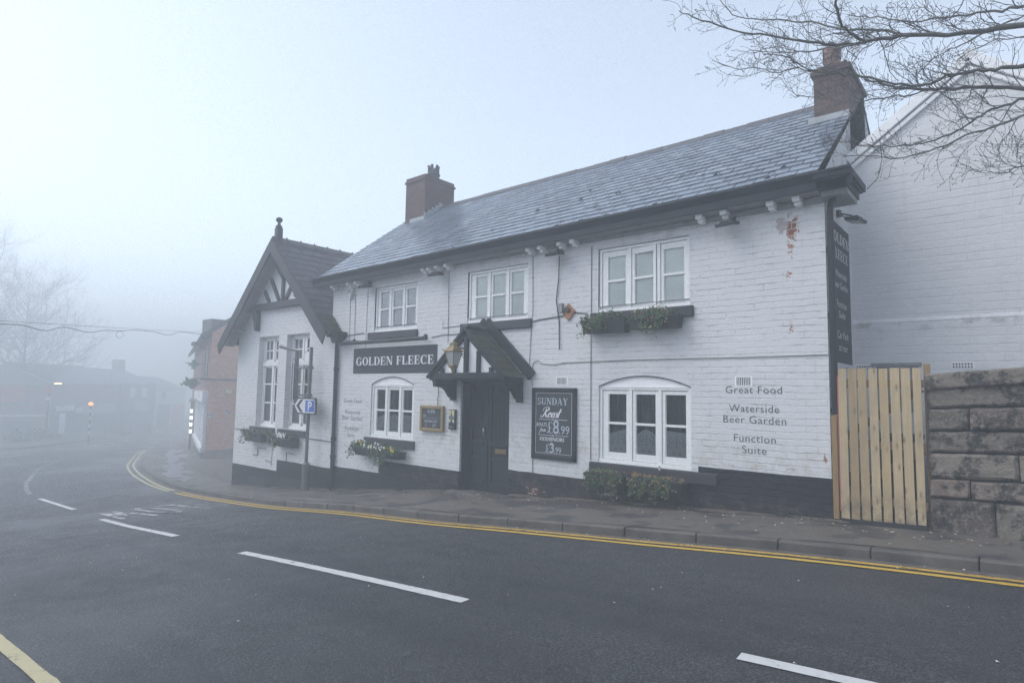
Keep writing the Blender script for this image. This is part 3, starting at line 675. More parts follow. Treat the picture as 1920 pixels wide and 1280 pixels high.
# windows -------------------------------------------------------------------
def window(x0, x1, z0, z1, y, panes, zb, zt, bar, back, sill=None, ajar=None, etched=False, backs=None, depth=.05, special=None):
    """white casement window: frame, sashes with a glazing bar, panes, backing and sill"""
    f = MB(); fw = .055
    f.box(x0, x0+fw, y-.03, y+.05, z0, z1); f.box(x1-fw, x1, y-.03, y+.05, z0, z1)
    f.box(x0+fw, x1-fw, y-.03, y+.05, z1-fw, z1); f.box(x0, x1, y-.045, y+.05, z0-.005, z0+.05)
    for i in range(len(panes)-1):
        mx = (panes[i][1]+panes[i+1][0])/2; f.box(mx-.03, mx+.03, y-.028, y+.05, z0+.05, z1-fw)
    root = f.build('window', M['frame'], pub, bevel=.006)
    for i, (a, c) in enumerate(panes):
        s = MB(); st = .055
        L = x0+fw+.004 if i == 0 else (panes[i-1][1]+a)/2+.034; Rr = x1-fw-.004 if i == len(panes)-1 else (c+panes[i+1][0])/2-.034
        yy0, yy1 = y-.008, y+.03
        s.box(L, a, yy0, yy1, z0+.056, z1-fw-.005); s.box(c, Rr, yy0, yy1, z0+.056, z1-fw-.005)
        s.box(a, c, yy0, yy1, z0+.056, zb); s.box(a, c, yy0, yy1, zt, z1-fw-.005); s.box(a, c, yy0-.004, yy1-.004, bar-.02, bar+.02)
        # putty bevel round each light
        s.box(a, a+.008, yy0+.012, yy1, zb, zt); s.box(c-.008, c, yy0+.012, yy1, zb, zt)
        g = MB(); mats = [M['glass'], M['etched']]
        g.face([(a, y+.02, bar+.02), (c, y+.02, bar+.02), (c, y+.02, zt), (a, y+.02, zt)], 0)
        g.face([(a, y+.02, zb), (c, y+.02, zb), (c, y+.02, bar-.02), (a, y+.02, bar-.02)], 0)
        if ajar == i:
            for m_ in (s, g): m_.v = [(L+(q[0]-L)*cos(.09)+(q[1]-yy0)*sin(.09)*0, q[1]-(q[0]-L)*sin(.09), q[2]) for q in m_.v]
        s.build('sash', M['frame'], root, bevel=.004); g.build('pane', mats, root, fixn=False)
        if etched:
            e = MB(); N = 14
            for k in range(N):
                u0, u1 = k/N, (k+1)/N
                tt = lambda u: bar-.02-.06-.10*(abs(2*u-1)**1.6 if len(panes) != 3 or i == 1 else ((1-u) if i == 0 else 0.25*u))*1.0
                e.face([(a+(c-a)*u0, y+.026, zb), (a+(c-a)*u1, y+.026, zb), (a+(c-a)*u1, y+.026, tt(u1)), (a+(c-a)*u0, y+.026, tt(u0))])
            e.build('etched_film', M['etched'], root, fixn=False)
            sc_ = MB(); w = c-a; cx = (a+c)/2; h = bar-zb
            def curl(px, pz, r, a0, a1): sc_.tube([(px+r*(1-.55*k/12)*cos(a0+(a1-a0)*k/12), y+.024, pz+r*(1-.55*k/12)*sin(a0+(a1-a0)*k/12)) for k in range(13)], .0045, 3)
            for sg in (-1, 1):
                curl(cx+sg*w*.22, zb+h*.52, w*.16, pi/2, pi/2-sg*5); curl(cx+sg*w*.36, zb+h*.36, w*.10, 0, sg*5); curl(cx+sg*w*.17, zb+h*.12, w*.08, pi/2, pi/2+sg*5)
            sc_.tube([(cx, y+.024, zb+h*.40), (cx, y+.024, zb+h*.66)], .005, 3); curl(cx, zb+h*.36, w*.07, pi, 2*pi)
            sc_.build('etched_scrollwork', M['curtain'], root)
        bm_ = backs[i] if backs else back
        q = MB()
        if bm_ == 'curtain':
            n = 10
            for k in range(n):
                u0, u1 = a-.05+(c-a+.1)*k/n, a-.05+(c-a+.1)*(k+1)/n; o0, o1 = (.02*math.sin(k*1.7+i), .02*math.sin((k+1)*1.7+i))
                q.face([(u0, y+.26+o0, zb-.05), (u1, y+.26+o1, zb-.05), (u1, y+.26+o1, zt+.05), (u0, y+.26+o0, zt+.05)])
        else: q.face([(a-.02, y+.034, zb-.02), (c+.02, y+.034, zb-.02), (c+.02, y+.034, zt+.02), (a-.02, y+.034, zt+.02)])
        q.build('blind' if bm_ != 'curtain' else 'curtain', M[bm_], root, fixn=False)
    r = MB(); r.box(x0+.01, x1-.01, y+.4, y+.42, z0, z1); r.box(x0-.02, x0+.01, y+.06, y+.4, z0, z1); r.box(x1-.01, x1+.02, y+.06, y+.4, z0, z1)
    r.build('room_interior', M['interior'], root)
    if sill:
        s = MB(); s.box(*sill); s.build('sill', M['sillpaint'], root, bevel=.015)
    return root
P3 = lambda o: [(o+.165, o+.51), (o+.685, o+1.045), (o+1.215, o+1.565)]
P3b = lambda o: [(o+.155, o+.475), (o+.625, o+.975), (o+1.12, o+1.44)]
window(-5.62, -3.95, .44, 1.715, .06, P3(-5.62), .61, 1.59, 1.10, 'curtain', sill=(-5.78, -3.53, -.06, .10, .25, .43), etched=True)
window(-12.0, -10.44, .48, 1.715, .06, P3b(-12.0), .635, 1.60, 1.12, 'curtain', sill=(-12.17, -10.365, -.06, .10, .285, .47), etched=True)
window(-5.635, -3.955, 3.0, 4.12, .06, P3(-5.635), 3.11, 3.96, 3.54, 'blind', sill=(-5.77, -3.89, -.06, .10, 2.815, 2.995), ajar=1)
window(-8.83, -7.21, 3.0, 4.08, .06, P3b(-8.83+.03), 3.11, 3.955, 3.54, 'blind', sill=(-8.99, -7.10, -.06, .10, 2.82, 2.998))
window(-11.97, -10.41, 2.98, 4.05, .06, P3b(-11.97), 3.095, 3.935, 3.52, 'blind_grey', sill=(-12.16, -10.37, -.06, .10, 2.80, 2.97))
for (a, c) in ((-12.0, -10.44), (-5.62, -3.95)):          # white boards in the arch heads
    ab = MB(); N = 14; zt = 1.885 if a > -6 else 1.892
    pts = [(a, 1.722)] + [(a+(c-a)*k/N, 1.715+(zt-1.715)*(1-(2*k/N-1)**2)) for k in range(1, N)] + [(c, 1.722)]
    ab.prism(pts, FXZ(.05), 0, .022); ab.box(a, c, .02, .06, 1.70, 1.726); ab.build('arch_board', M['panel'], pub)
    gm = MB(); gm.tube([(a+(c-a)*k/N, -.004, 1.718+(zt-1.709)*(1-(2*k/N-1)**2)) for k in range(0, N+1)], .008, 4); gm.build('arch_joint', M['cable'], pub)
def tall_window(x0, x1, boarded):
    y = .19; f = MB(); z0, z1 = .46, 3.11
    f.box(x0, x0+.07, y-.03, y+.04, z0, z1); f.box(x1-.07, x1, y-.03, y+.04, z0, z1); f.box(x0, x1, y-.03, y+.04, 3.03, z1); f.box(x0, x1, y-.05, y+.04, z0, .55)
    f.box(x0, x1, y-.05, y+.04, 2.24, 2.37)
    mx = x0+(x1-x0)*.52; f.box(mx-.045, mx+.045, y-.035, y+.04, .55, 3.03)
    root = f.build('window', M['frame'], pub, bevel=.006)
    for k, (a, c) in enumerate(((x0+.07, mx-.045), (mx+.045, x1-.07))):
        s = MB(); st = .05
        for (e, g_) in ((.55, 2.24), (2.37, 3.03)):
            s.box(a, a+st, y-.01, y+.03, e, g_); s.box(c-st, c, y-.01, y+.03, e, g_); s.box(a, c, y-.01, y+.03, e, e+.07); s.box(a, c, y-.01, y+.03, g_-.05, g_)
        for zb in (1.16, 1.71): s.box(a+st, c-st, y-.012, y+.02, zb-.022, zb+.022)
        s.box(a+st, c-st, y-.012, y+.02, 2.70-.02, 2.70+.02)
        if not (boarded and k): s.box((a+c)/2-.016, (a+c)/2+.016, y-.012, y+.02, 2.42, 2.98)
        s.build('sash', M['frame'], root, bevel=.004)
        g = MB(); g.face([(a+st, y+.015, .6), (c-st, y+.015, .6), (c-st, y+.015, 2.2), (a+st, y+.015, 2.2)]); g.face([(a+st, y+.015, 2.43), (c-st, y+.015, 2.43), (c-st, y+.015, 2.99), (a+st, y+.015, 2.99)])
        g.build('pane', M['glass'], root, fixn=False)
        q = MB(); q.box(a+.02, c-.02, y+.05, y+.07, .56, 3.0 if not (boarded and k) else 1.5)
        q.build('blind' , M['bluegreen' if boarded and k else 'soffit'], root)
    if boarded:
        w = MB(); w.box(mx+.05, x1-.075, y-.02, y-.01, 2.38, 2.62); w.box(mx+.05, mx+.18, y-.02, y-.01, 2.6, 3.02); w.build('blanking_panel', M['panel'], root)
    s = MB(); s.box(x0-.24 if not boarded else x0-.20, x1+.02, -.07, .16, .285, .455); s.build('sill', M['sillpaint'], root, bevel=.015)
    r = MB(); r.box(x0, x1, y+.4, y+.42, z0, z1); r.build('room_interior', M['interior'], root)
tall_window(-17.56, -16.42, False); tall_window(-15.97, -14.80, True)

# door -----------------------------------------------------------------------
d = MB(); y = .27; x0, x1, zb, zt = -8.95, -7.66, -.5, 1.86
mid = -8.42
d.box(x0, x1, y, y+.05, zb, zt)
for (a, c) in ((x0+.02, mid-.02), (mid+.02, x1-.02)):
    d.box(a, a+.09, y-.03, y, zb, zt); d.box(c-.09, c, y-.03, y, zb, zt)
    for (e, g_) in ((zb, zb+.22), (.20, .27), (.50, .60), (1.72, 1.86)): d.box(a+.09, c-.09, y-.03, y, e, g_)
    d.box(a+.10, c-.10, y-.045, y, -.29, -.24); d.box(a+.08, c-.08, y-.05, y, .51, .56)
    n = 5
    for k in range(n+1): xx = a+.09+(c-a-.18)*k/n; d.box(xx-.004, xx+.004, y-.012, y, .6, 1.72)
d.box(mid-.02, mid+.02, y-.045, y, zb, zt)
door = d.build('door', M['black'], pub, bevel=.005)
h = MB(); h.tube([(-8.46, y-.04, .86), (-8.46, y-.11, .88), (-8.46, y-.11, .66), (-8.46, y-.04, .68)], .013, 6); h.build('handle', M['chrome'], door, smooth=True)
lp = MB(); lp.box(-8.19, -7.90, y-.045, y-.03, .36, .45); lp.box(-8.15, -7.94, y-.05, y-.045, .385, .425); lp.build('letter_plate', M['brass'], door, bevel=.004)
df = MB(); df.box(-8.97, -8.95, .05, .33, -.55, 1.86); df.box(-7.66, -7.64, .05, .33, -.55, 1.86); df.box(-8.97, -7.64, .0, .33, 1.78, 1.862); df.build('door_frame', M['black'], pub)
st = MB(); st.box(-9.15, -7.35, -.22, .3, -.75, -.425); st.build('doorstep', M['kerb'], pub, bevel=.02)

# eaves, main roof -------------------------------------------------------------
ez = lambda x: 4.605 + (x+1.63)*.011
EX0, EX1 = -14.22, -1.63
fb_ = MB()
def along(prof, xa, xb):
    i = len(fb_.v); n = len(prof)
    for X in (xa, xb): fb_.v += [(X, p[0], ez(X)+p[1]) for p in prof]
    for k in range(n): fb_.f.append((i+k, i+(k+1) % n, i+n+(k+1) % n, i+n+k)); fb_.m.append(0)
    fb_.f.append(tuple(i+k for k in range(n))); fb_.f.append(tuple(i+n+k for k in range(n))); fb_.m += [0, 0]
GUT = [(-.40, 0), (-.41, -.025), (-.385, -.06), (-.355, -.10), (-.335, -.125), (-.335, -.235), (-.29, -.235), (-.29, -.02), (-.385, -.02), (-.385, 0)]
along(GUT, EX0, EX1+.03)
# boxed return at the right-hand end
fb_.box(-2.05, -1.60, -.39, .62, 4.50, 4.60); fb_.box(-2.02, -1.66, -.335, .50, 4.37, 4.50); fb_.box(-2.0, -1.63, -.365, .56, 4.47, 4.50)
fb_.box(-14.15, -13.75, -.33, .3, 4.25, 4.40)
fb_.build('cornice_gutter', M['fascia'], pub)
so = MB()
i = 0
so.face([(-14.15, -.29, ez(-14.15)-.225), (-2.0, -.29, ez(-2)-.225), (-2.0, .0, ez(-2)-.235), (-14.15, 0, ez(-14.15)-.235)])
so.box(-13.74, -2.0, -.05, 0, 4.27, 4.33); so.box(-2.0, -1.68, -.2, .45, 4.30, 4.37)
so.build('soffit', M['soffit'], pub)
for X in (-13.53, -12.83, -12.51, -10.04, -9.92+.06, -9.61, -9.31, -7.07, -6.79, -6.35, -6.06, -3.71, -3.33, -2.66, -2.31):
    c = MB(); z = ez(X); c.box(X-.05, X+.05, -.235, .0, z-.30, z-.232); c.box(X-.045, X+.045, -.15, 0, z-.34, z-.30); c.build('dentil_bracket', M['panel'], pub, bevel=.006)

def slates(name, P00, P10, P01, P11, wid, ex, mat, parent, clip=None, jit=.004, thick=.012, under=True):
    P00, P10, P01, P11 = map(Vector, (P00, P10, P01, P11)); b = MB()
    pt = lambda u, v: (P00*(1-u)+P10*u)*(1-v) + (P01*(1-u)+P11*u)*v
    nrm = (P10-P00).cross(P01-P00).normalized()
    if nrm.z < 0: nrm = -nrm
    Lu = (P10-P00).length; Lv = (P01-P00).length; nu = int(round(Lu/wid)); nv = int(round(Lv/ex))
    for r in range(nv):
        for c in range(-1, nu+1):
            u0 = (c + (.5 if r % 2 else 0))/nu; u1 = u0 + 1/nu
            u0 = max(0, u0); u1 = min(1, u1)
            if u1-u0 < .2/nu: continue
            v0 = r/nv - .004*random.random(); v1 = (r+1.15)/nv
            gap = .0022/Lu*Lu/nu/wid; uu0, uu1 = u0+.008/Lu, u1-.008/Lu
            if clip and not clip(pt((u0+u1)/2, (v0+v1)/2)): continue
            j = [random.uniform(-jit, jit) for _ in range(4)]; dv = (random.uniform(-.05, -.02) if random.random() < .015 else random.uniform(-.012, .012))/Lv; dq = random.gauss(0, .006)/Lv
            lo, hi = thick*1.7, .004
            A, B_, C_, D_ = pt(uu0, v0+dv)+nrm*(lo+j[0]), pt(uu1, v0+dv+dq)+nrm*(lo+j[1]), pt(uu1, min(v1, 1))+nrm*(hi+j[2]*.3), pt(uu0, min(v1, 1))+nrm*(hi+j[3]*.3)
            i = len(b.v); E = nrm*thick
            b.v += [tuple(q) for q in (A, B_, C_, D_, A-E, B_-E)]
            b.f += [(i, i+1, i+2, i+3), (i+4, i+5, i+1, i), (i+4, i, i+3), (i+5, i+2, i+1)]; b.m += [0]*4
    if under: b.face([P00-nrm*.01, P10-nrm*.01, P11-nrm*.01, P01-nrm*.01], 1)
    o = b.build(name, [mat, M['under']], parent, fixn=False)
    if o.data.polygons[0].normal.z < 0: o.data.flip_normals()
    return o
RY, RZ = 2.9, 6.95
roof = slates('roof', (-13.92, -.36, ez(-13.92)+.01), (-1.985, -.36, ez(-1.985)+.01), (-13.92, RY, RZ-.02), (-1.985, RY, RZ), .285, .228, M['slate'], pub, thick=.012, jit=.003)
bk = MB(); bk.face([(-13.92, RY, RZ), (-1.985, RY, RZ), (-1.985, 6.4, 4.45), (-13.92, 6.4, 4.45)]); bk.build('roof_slope', M['slate_dull'], pub)
rd = MB(); x = -13.9
while x < -2.6:
    j = random.uniform(-.008, .008); w = min(.45, -2.55-x)
    rd.face([(x, RY-.14, RZ-.075+j), (x+w-.012, RY-.14, RZ-.075+j), (x+w-.012, RY, RZ+.05+j), (x, RY, RZ+.05+j)]); rd.face([(x, RY, RZ+.05+j), (x+w-.012, RY, RZ+.05+j), (x+w-.012, RY+.14, RZ-.075+j), (x, RY+.14, RZ-.075+j)])
    rd.face([(x, RY-.14, RZ-.075+j), (x, RY-.14, RZ-.10+j), (x+w-.012, RY-.14, RZ-.10+j), (x+w-.012, RY-.14, RZ-.075+j)])
    x += .45
rd.build('ridge_tiles', M['ridge'], pub)
mo = MB()                                                   # tufts of moss along the bottom courses
for k in range(18):
    X = random.uniform(-9, -2.2); v = random.random()**3*.5; Y = -.36+(RY+.36)*v; Z = ez(X)+.03+(RZ-ez(X))*v
    for q in range(7):
        a = random.uniform(0, 6.3); r = random.uniform(.012, .03); cx, cy = X+random.uniform(-.04, .04), Y+random.uniform(-.03, .03)
        zz = Z+(cy-Y)*.73; mo.face([(cx+r*cos(a), cy+r*sin(a), zz), (cx+r*cos(a+2.1), cy+r*sin(a+2.1), zz+.012), (cx+r*cos(a+4.2), cy+r*sin(a+4.2), zz+.008)])
M['moss'] = plain('moss', (.055, .085, .02), .9, .3, 20); mo.build('moss_tufts', M['moss'], pub, fixn=False)
wr = MB(); wr.tube([(-9.42, 2.7, 6.86), (-9.4, 1.5, 5.98), (-9.3, .6, 5.33), (-8.9, -.1, 4.83), (-8.72, -.33, 4.66)], .006, 4); wr.build('roof_wire', M['lead'], pub)

# wing roof --------------------------------------------------------------------
b0 = -.47
rz_ = lambda x: AP+.09-SL*abs(x-CXW)
xe = -13.78
wroof = slates('wing_roof', (xe, b0, rz_(xe)), (xe, 3.6, rz_(xe)), (CXW, b0, rz_(CXW)), (CXW, 3.6, rz_(CXW)), .36, .27, M['slate_dull'], pub, thick=.014)
slates('wing_roof_slope', (-19.2, b0, rz_(-19.2)), (-19.2, 3.6, rz_(-19.2)), (CXW, b0, rz_(CXW)), (CXW, 3.6, rz_(CXW)), .36, .27, M['slate_dull'], pub, thick=.014)
slates('mossy_eave', (-13.22, b0, rz_(-13.22)), (-13.22, -.01, rz_(-13.22)), (xe+.05, b0, rz_(xe)+.0), (xe+.05, -.01, rz_(xe)), .24, .2, M['slate_moss'], pub, jit=.01, thick=.02)
mv = MB()
for k in range(160):
    X = random.uniform(-13.75, -13.2); Y = random.uniform(b0+.02, -.01); zz = rz_(X)+.03
    a = random.uniform(0, 6.3); r = random.uniform(.015, .04)
    mv.face([(X+r*cos(a), Y+r*sin(a), zz-SL*r*cos(a)), (X+r*cos(a+2.1), Y+r*sin(a+2.1), zz+.02-SL*r*cos(a+2.1)), (X+r*cos(a+4.2), Y+r*sin(a+4.2), zz+.015-SL*r*cos(a+4.2))])
mv.build('eave_moss', M['moss'], pub, fixn=False)
wr_ = MB(); y = b0
while y < 3.5:
    for sg in (-1, 1): wr_.face([(CXW, y, AP+.16), (CXW, y+.44, AP+.16), (CXW+sg*.15, y+.44, AP+.0), (CXW+sg*.15, y, AP+.0)])
    wr_.tube([(CXW-.13, y+.44, AP+.03), (CXW, y+.44, AP+.18), (CXW+.13, y+.44, AP+.03)], .022, 6); y += .45
wr_.build('wing_ridge_tiles', M['ridge'], pub)
bb = MB()
for sg, foot in ((-1, 3.02), (1, 2.92)):
    top = Vector((CXW, b0, AP+.06)); end = Vector((CXW+sg*foot, b0, AP+.06-SL*foot)); t = (end-top).normalized(); n_ = Vector((-t.z, 0, t.x)); n_ = n_ if n_.z < 0 else -n_
    w = .27
    q = [top, end, end+Vector((-sg*.13, 0, -.28)), top+Vector((0, 0, -.37))]
    bb.prism([(p.x, p.z) for p in q], FXZ(b0), 0, .045)
    bb.beam(top+Vector((0, .03, .03)), end+Vector((0, .03, .03)), .03, .12, (0, -1, 0))
bb.build('bargeboard', M['barge'], pub, bevel=.006)
sf = MB()
for sg in (-1, 1):
    a, c = (CXW, AP-.02), (CXW+sg*2.95, AP-.02-SL*2.95); sf.face([(a[0], b0, a[1]), (c[0], b0, c[1]), (c[0], .0, c[1]), (a[0], .0, a[1])])
sf.build('wing_soffit', M['soffit'], pub)
pl_ = MB()
for X in (-18.55, -13.95):
    pl_.box(X-.05, X+.05, b0+.04, .0, gz(X)-.20, gz(X)-.10)
pl_.build('purlin_end', M['soffit'], pub)
gp = MB(); gp.prism([(-18.0, 4.07), (-14.6, 4.07), (CXW, 5.62)], FXZ(-.004), 0, .012); gp.build('gable_panel', M['panel'], pub)
tb = MB(); Yt = -.02
tb.box(-18.12, -14.55, -.16, -.005, 3.90, 4.085)
zx = lambda a: CXW-.04+(a-790)*.0047; zz_ = lambda y: 4.085+(1045-y)*.00247
def strut(a, c, w=.10): tb.beam((zx(a[0]), -.05, zz_(a[1])), (zx(c[0]), -.05, zz_(c[1])), w, .07)
strut((790, 1045), (795, 560), .11); strut((790, 770), (715, 615)); strut((797, 770), (880, 640))
strut((755, 1045), (640, 740)); strut((640, 1060), (570, 880)); strut((825, 1030), (935, 770)); strut((930, 1010), (1010, 850))
tb.build('tie_beam', M['barge'], pub, bevel=.005)
cb = MB(); cb.prism([(-17.82, 3.9), (-17.55, 3.9), (-17.55, 3.3), (-17.66, 3.3), (-17.70, 3.55)], FXZ(-.005), 0, .14); cb.build('corbel', M['barge'], pub, bevel=.006)
fn_ = MB(); X, Y = CXW+.08, -.33; fn_.box(X-.085, X+.085, Y-.085, Y+.085, AP-.25, AP+.40); fn_.lathe([(.085, .40), (.10, .44), (.05, .50), (.035, .55), (.05, .57), (.085, .60), (.095, .645), (.08, .69), (.03, .715)], (X, Y, AP), 12)
fn_.build('finial', M['barge'], pub, bevel=.01)

# chimneys ------------------------------------------------------------------------
def stack(name, x0, x1, y0, y1, z0, steps, parent):
    """steps: (z top, outset)"""
    b = MB(); z = z0
    for zt, o in steps:
        for q, mi in (([(x0-o, y0-o, z), (x1+o, y0-o, z), (x1+o, y0-o, zt), (x0-o, y0-o, zt)], 0), ([(x1+o, y1+o, z), (x0-o, y1+o, z), (x0-o, y1+o, zt), (x1+o, y1+o, zt)], 0),
                      ([(x1+o, y0-o, z), (x1+o, y1+o, z), (x1+o, y1+o, zt), (x1+o, y0-o, zt)], 1), ([(x0-o, y1+o, z), (x0-o, y0-o, z), (x0-o, y0-o, zt), (x0-o, y1+o, zt)], 1),
                      ([(x0-o, y0-o, zt), (x1+o, y0-o, zt), (x1+o, y1+o, zt), (x0-o, y1+o, zt)], 0), ([(x0-o, y0-o, z), (x0-o, y1+o, z), (x1+o, y1+o, z), (x1+o, y0-o, z)], 0)): b.face(q, mi)
        z = zt
    return b.build(name, [M['stack_brick'], M['stack_brick_side']], parent)
c1 = stack('chimney', -13.64, -12.80, 2.22, 3.36, 5.2, [(7.60, 0), (7.66, .03), (7.76, 0)], pub)
pt_ = MB(); pt_.lathe([(.17, 0), (.17, .10), (.20, .12), (.20, .15), (.17, .17), (.17, .24)], (-12.98, 2.68, 7.74), 12)
for k in range(6):
    a = 2*pi*k/6; pt_.beam((-12.98+.15*cos(a), 2.68+.15*sin(a), 7.95), (-12.98+.15*cos(a), 2.68+.15*sin(a), 8.12), .09, .03, (cos(a), sin(a), 0)); pt_.lathe([(.045, 0), (.035, .03), (.0, .05)], (-12.98+.15*cos(a), 2.68+.15*sin(a), 8.12), 6)
pt_.build('chimney_pot', M['darkclay'], c1)
fl = MB(); fl.box(-13.40, -12.79, 2.19, 2.22, 6.30, 6.52)
for k in range(5):
    yy = 2.2+k*.14; zb = 4.52+.735*(yy+.35); fl.box(-12.80, -12.775, yy, yy+.13, zb-.05, zb+.24)
fl.build('lead_flashing', M['lead'], c1)
c2 = stack('chimney', -2.53, -2.0, 1.85, 3.15, 5.6, [(6.70, 0), (7.02, .0), (7.10, .04), (7.17, -.02)], pub)
pt_ = MB(); pt_.lathe([(.14, 0), (.14, .08), (.128, .10), (.13, .26), (.145, .28), (.145, .31), (.132, .33), (.138, .47), (.11, .49)], (-2.30, 2.15, 7.10), 18)
for k in range(18):
    a = 2*pi*k/18; pt_.beam((-2.30+.136*cos(a), 2.15+.136*sin(a), 7.45), (-2.30+.136*cos(a), 2.15+.136*sin(a), 7.56), .025, .012, (cos(a), sin(a), 0))
pt_.build('chimney_pot', M['terracotta'], c2, bevel=.004)
fl = MB(); fl.box(-2.62, -2.0, 1.825, 1.85, 6.12, 6.30); fl.build('lead_flashing', M['lead'], c2)
up = MB(); up.box(-2.012, -1.996, 1.62, 3.1, 5.2, 6.65); 
# pipes, cables, vents --------------------------------------------------------------
dp = MB(); dp.tube([(-13.40, -.07, -1.05), (-13.40, -.07, 2.72), (-13.32, -.10, 2.86)], .052, 10)
for z in (-.1, .35, 2.1): dp.tube([(-13.40, -.07, z-.05), (-13.40, -.07, z+.05)], .064, 10)
hp = [(-13.55, 3.03), (-13.05, 3.03), (-13.10, 2.92), (-13.28, 2.76), (-13.42, 2.76), (-13.52, 2.92)]
dp.prism(hp, FXZ(-.01), 0, .2); dp.build('downpipe', M['black'], pub)
gt = MB(); gt.beam((-13.18, b0, 2.99), (-13.18, .0, 2.99), .12, .10, (1, 0, 0)); gt.build('wing_gutter', M['black'], pub, bevel=.015)
dp = MB(); dp.tube([(-1.945, .05, 1.37), (-1.945, .05, 4.12), (-1.93, .02, 4.22), (-1.86, -.05, 4.34)], .042, 10)
for z in (1.42, 2.72, 3.62): dp.tube([(-1.945, .05, z-.04), (-1.945, .05, z+.04)], .052, 10); dp.box(-2.0, -1.89, .03, .06, z-.015, z+.015)
dp.build('downpipe', M['black'], pub)
cabs = [([(-6.44, -.03, 2.38), (-6.46, -.02, 2.9), (-6.53, -.02, 3.3), (-6.47, -.03, 3.7), (-6.44, -.06, 4.15)], .011, 'cable'),
        ([(-5.77, -.012, .45), (-5.775, -.012, 2.5), (-5.77, -.012, 4.2)], .006, 'cable'),
        ([(-9.9, -.012, 2.76), (-9.5, -.012, 2.80), (-9.0, -.012, 2.79), (-8.7, -.012, 2.82)], .008, 'cable'),
        ([(-7.1, -.012, 2.93), (-6.9, -.012, 2.96), (-6.45, -.015, 2.99), (-6.1, -.012, 3.03), (-5.85, -.012, 3.0)], .010, 'cable'),
        ([(-7.07, -.012, 1.7), (-7.10, -.012, 1.95), (-7.05, -.012, 2.16), (-6.95, -.012, 2.2), (-6.85, -.012, 2.13), (-6.55, -.012, 2.10), (-6.35, -.012, 2.14), (-5.0, -.012, 2.16), (-3.2, -.012, 2.16), (-2.0, -.012, 2.17)], .0075, 'cablebrown'),
        ([(-7.03, -.012, -.1), (-7.04, -.012, .39)], .006, 'cable'), ([(-7.15, -.012, 2.1), (-7.12, -.012, 2.7), (-7.08, -.012, 3.2), (-7.10, -.012, 4.2)], .005, 'cable'),
        ([(-13.30, -.012, 2.85), (-13.0, -.012, 2.95), (-12.6, -.012, 2.97), (-12.35, -.012, 2.98)], .009, 'cable'), ([(-12.74, -.012, 2.78), (-12.76, -.012, 4.0)], .006, 'cable'),
        ([(-12.95, -.012, 2.8), (-12.98, -.012, 4.15)], .005, 'cable'), ([(-9.38, -.012, 2.62), (-9.40, -.012, 4.2)], .006, 'cable'), ([(-12.28, -.012, 2.5), (-12.25, -.012, 4.1)], .005, 'cable'),
        ([(-9.55, -.012, 3.1), (-9.55, -.012, 2.95), (-8.6, -.012, 2.98)], .005, 'cable'),
        ([(-18.85, -.012, .325), (-17.8, -.012, .32)], .010, 'cable'), ([(-16.44, -.012, .30), (-16.18, -.012, .30)], .010, 'cable'), ([(-14.8, -.012, .275), (-13.9, -.012, .26), (-13.45, -.012, .24)], .010, 'cable'),
        ([(-16.5, -.012, -.6), (-16.48, -.012, -.25), (-16.46, -.012, .28)], .006, 'cable'), ([(-17.6, -.012, -.38), (-17.3, -.012, -.38), (-17.3, -.012, -.15), (-16.85, -.012, -.15)], .009, 'cable'), ([(-16.85, -.012, -.5), (-16.5, -.012, -.5)], .009, 'cable'), ([(-15.7, -.012, -.4), (-15.7, -.012, -.19), (-15.25, -.012, -.2)], .009, 'cable')]
for pts, r, m in cabs:
    c = MB(); c.tube(pts, r, 5); c.build('wall_cable', M[m], pub)
for X, Z, w in ((-6.40, 1.81, .22), (-3.14, 1.81, .21)):
    v = MB(); v.box(X-w/2-.02, X+w/2+.02, -.004, .0, Z-.075, Z+.075, 0)
    for k in range(8):
        v.box(X-w/2+w*k/8+.006, X-w/2+w*k/8+.018, -.007, -.0042, Z-.06, Z+.06, 1)
    v.build('airbrick', [M['panel'], M['cable']], pub)

# painted lettering -----------------------------------------------------------------
ps = MB(); ps.box(-12.76, -9.71, -.004, .001, 1.98, 2.605); sign = ps.build('painted_sign', brick('sign_painted_brick', 'XZ', (.040, .042, .050), (.032, .034, .04), (.014, .014, .016), .27, .092, .010, bump=.5, dist=.008, distort=.014, paint=True, crack=.4, rough=.65), pub)
lt = MB(); serif(lt, 'GOLDEN FLEECE', -12.64, -9.83, 2.183, .200, FXZ(0), .006, gap=.10); lt.build('lettering', M['whitepaint'], sign, fixn=False)
for (rows, m, off) in (([('Great Food', -3.405, -2.606, 1.632), ('Waterside', -3.358, -2.650, 1.361), ('Beer Garden', -3.445, -2.559, 1.200), ('Function', -3.292, -2.703, .932), ('Suite', -3.175, -2.831, .768)], 'greypaint', 0.),
                  ([('Great Food', -13.098, -12.365, 1.262), ('Waterside', -13.06, -12.40, .985), ('Beer Garden', -13.14, -12.33, .845), ('Function', -13.0, -12.46, .585), ('Suite', -12.90, -12.60, .425)], 'fadedpaint', 0.)):
    for s_, a, c, z in rows:
        lt = MB(); text(lt, s_, a, c, z, .107, FXZ(0), .004, offset=-.006, space=1.08); lt.build('painted_lettering', M[m], pub, fixn=False)
ps = MB(); ps.box(-2.001, -1.996, .16, 1.47, 2.09, 4.13); sgn = ps.build('painted_sign', M['plinth'] if False else brick('side_sign_painted_brick', 'YZ', (.040, .042, .050), (.032, .034, .04), (.014, .014, .016), .27, .092, .010, bump=.5, dist=.008, distort=.014, paint=True, crack=.4, rough=.65), pub)
lt = MB(); F = FYZ(-1.996)
serif(lt, 'GOLDEN', .24, 1.42, 3.845, .155, F, .003); serif(lt, 'FLEECE', .39, 1.33, 3.605, .15, F, .003)
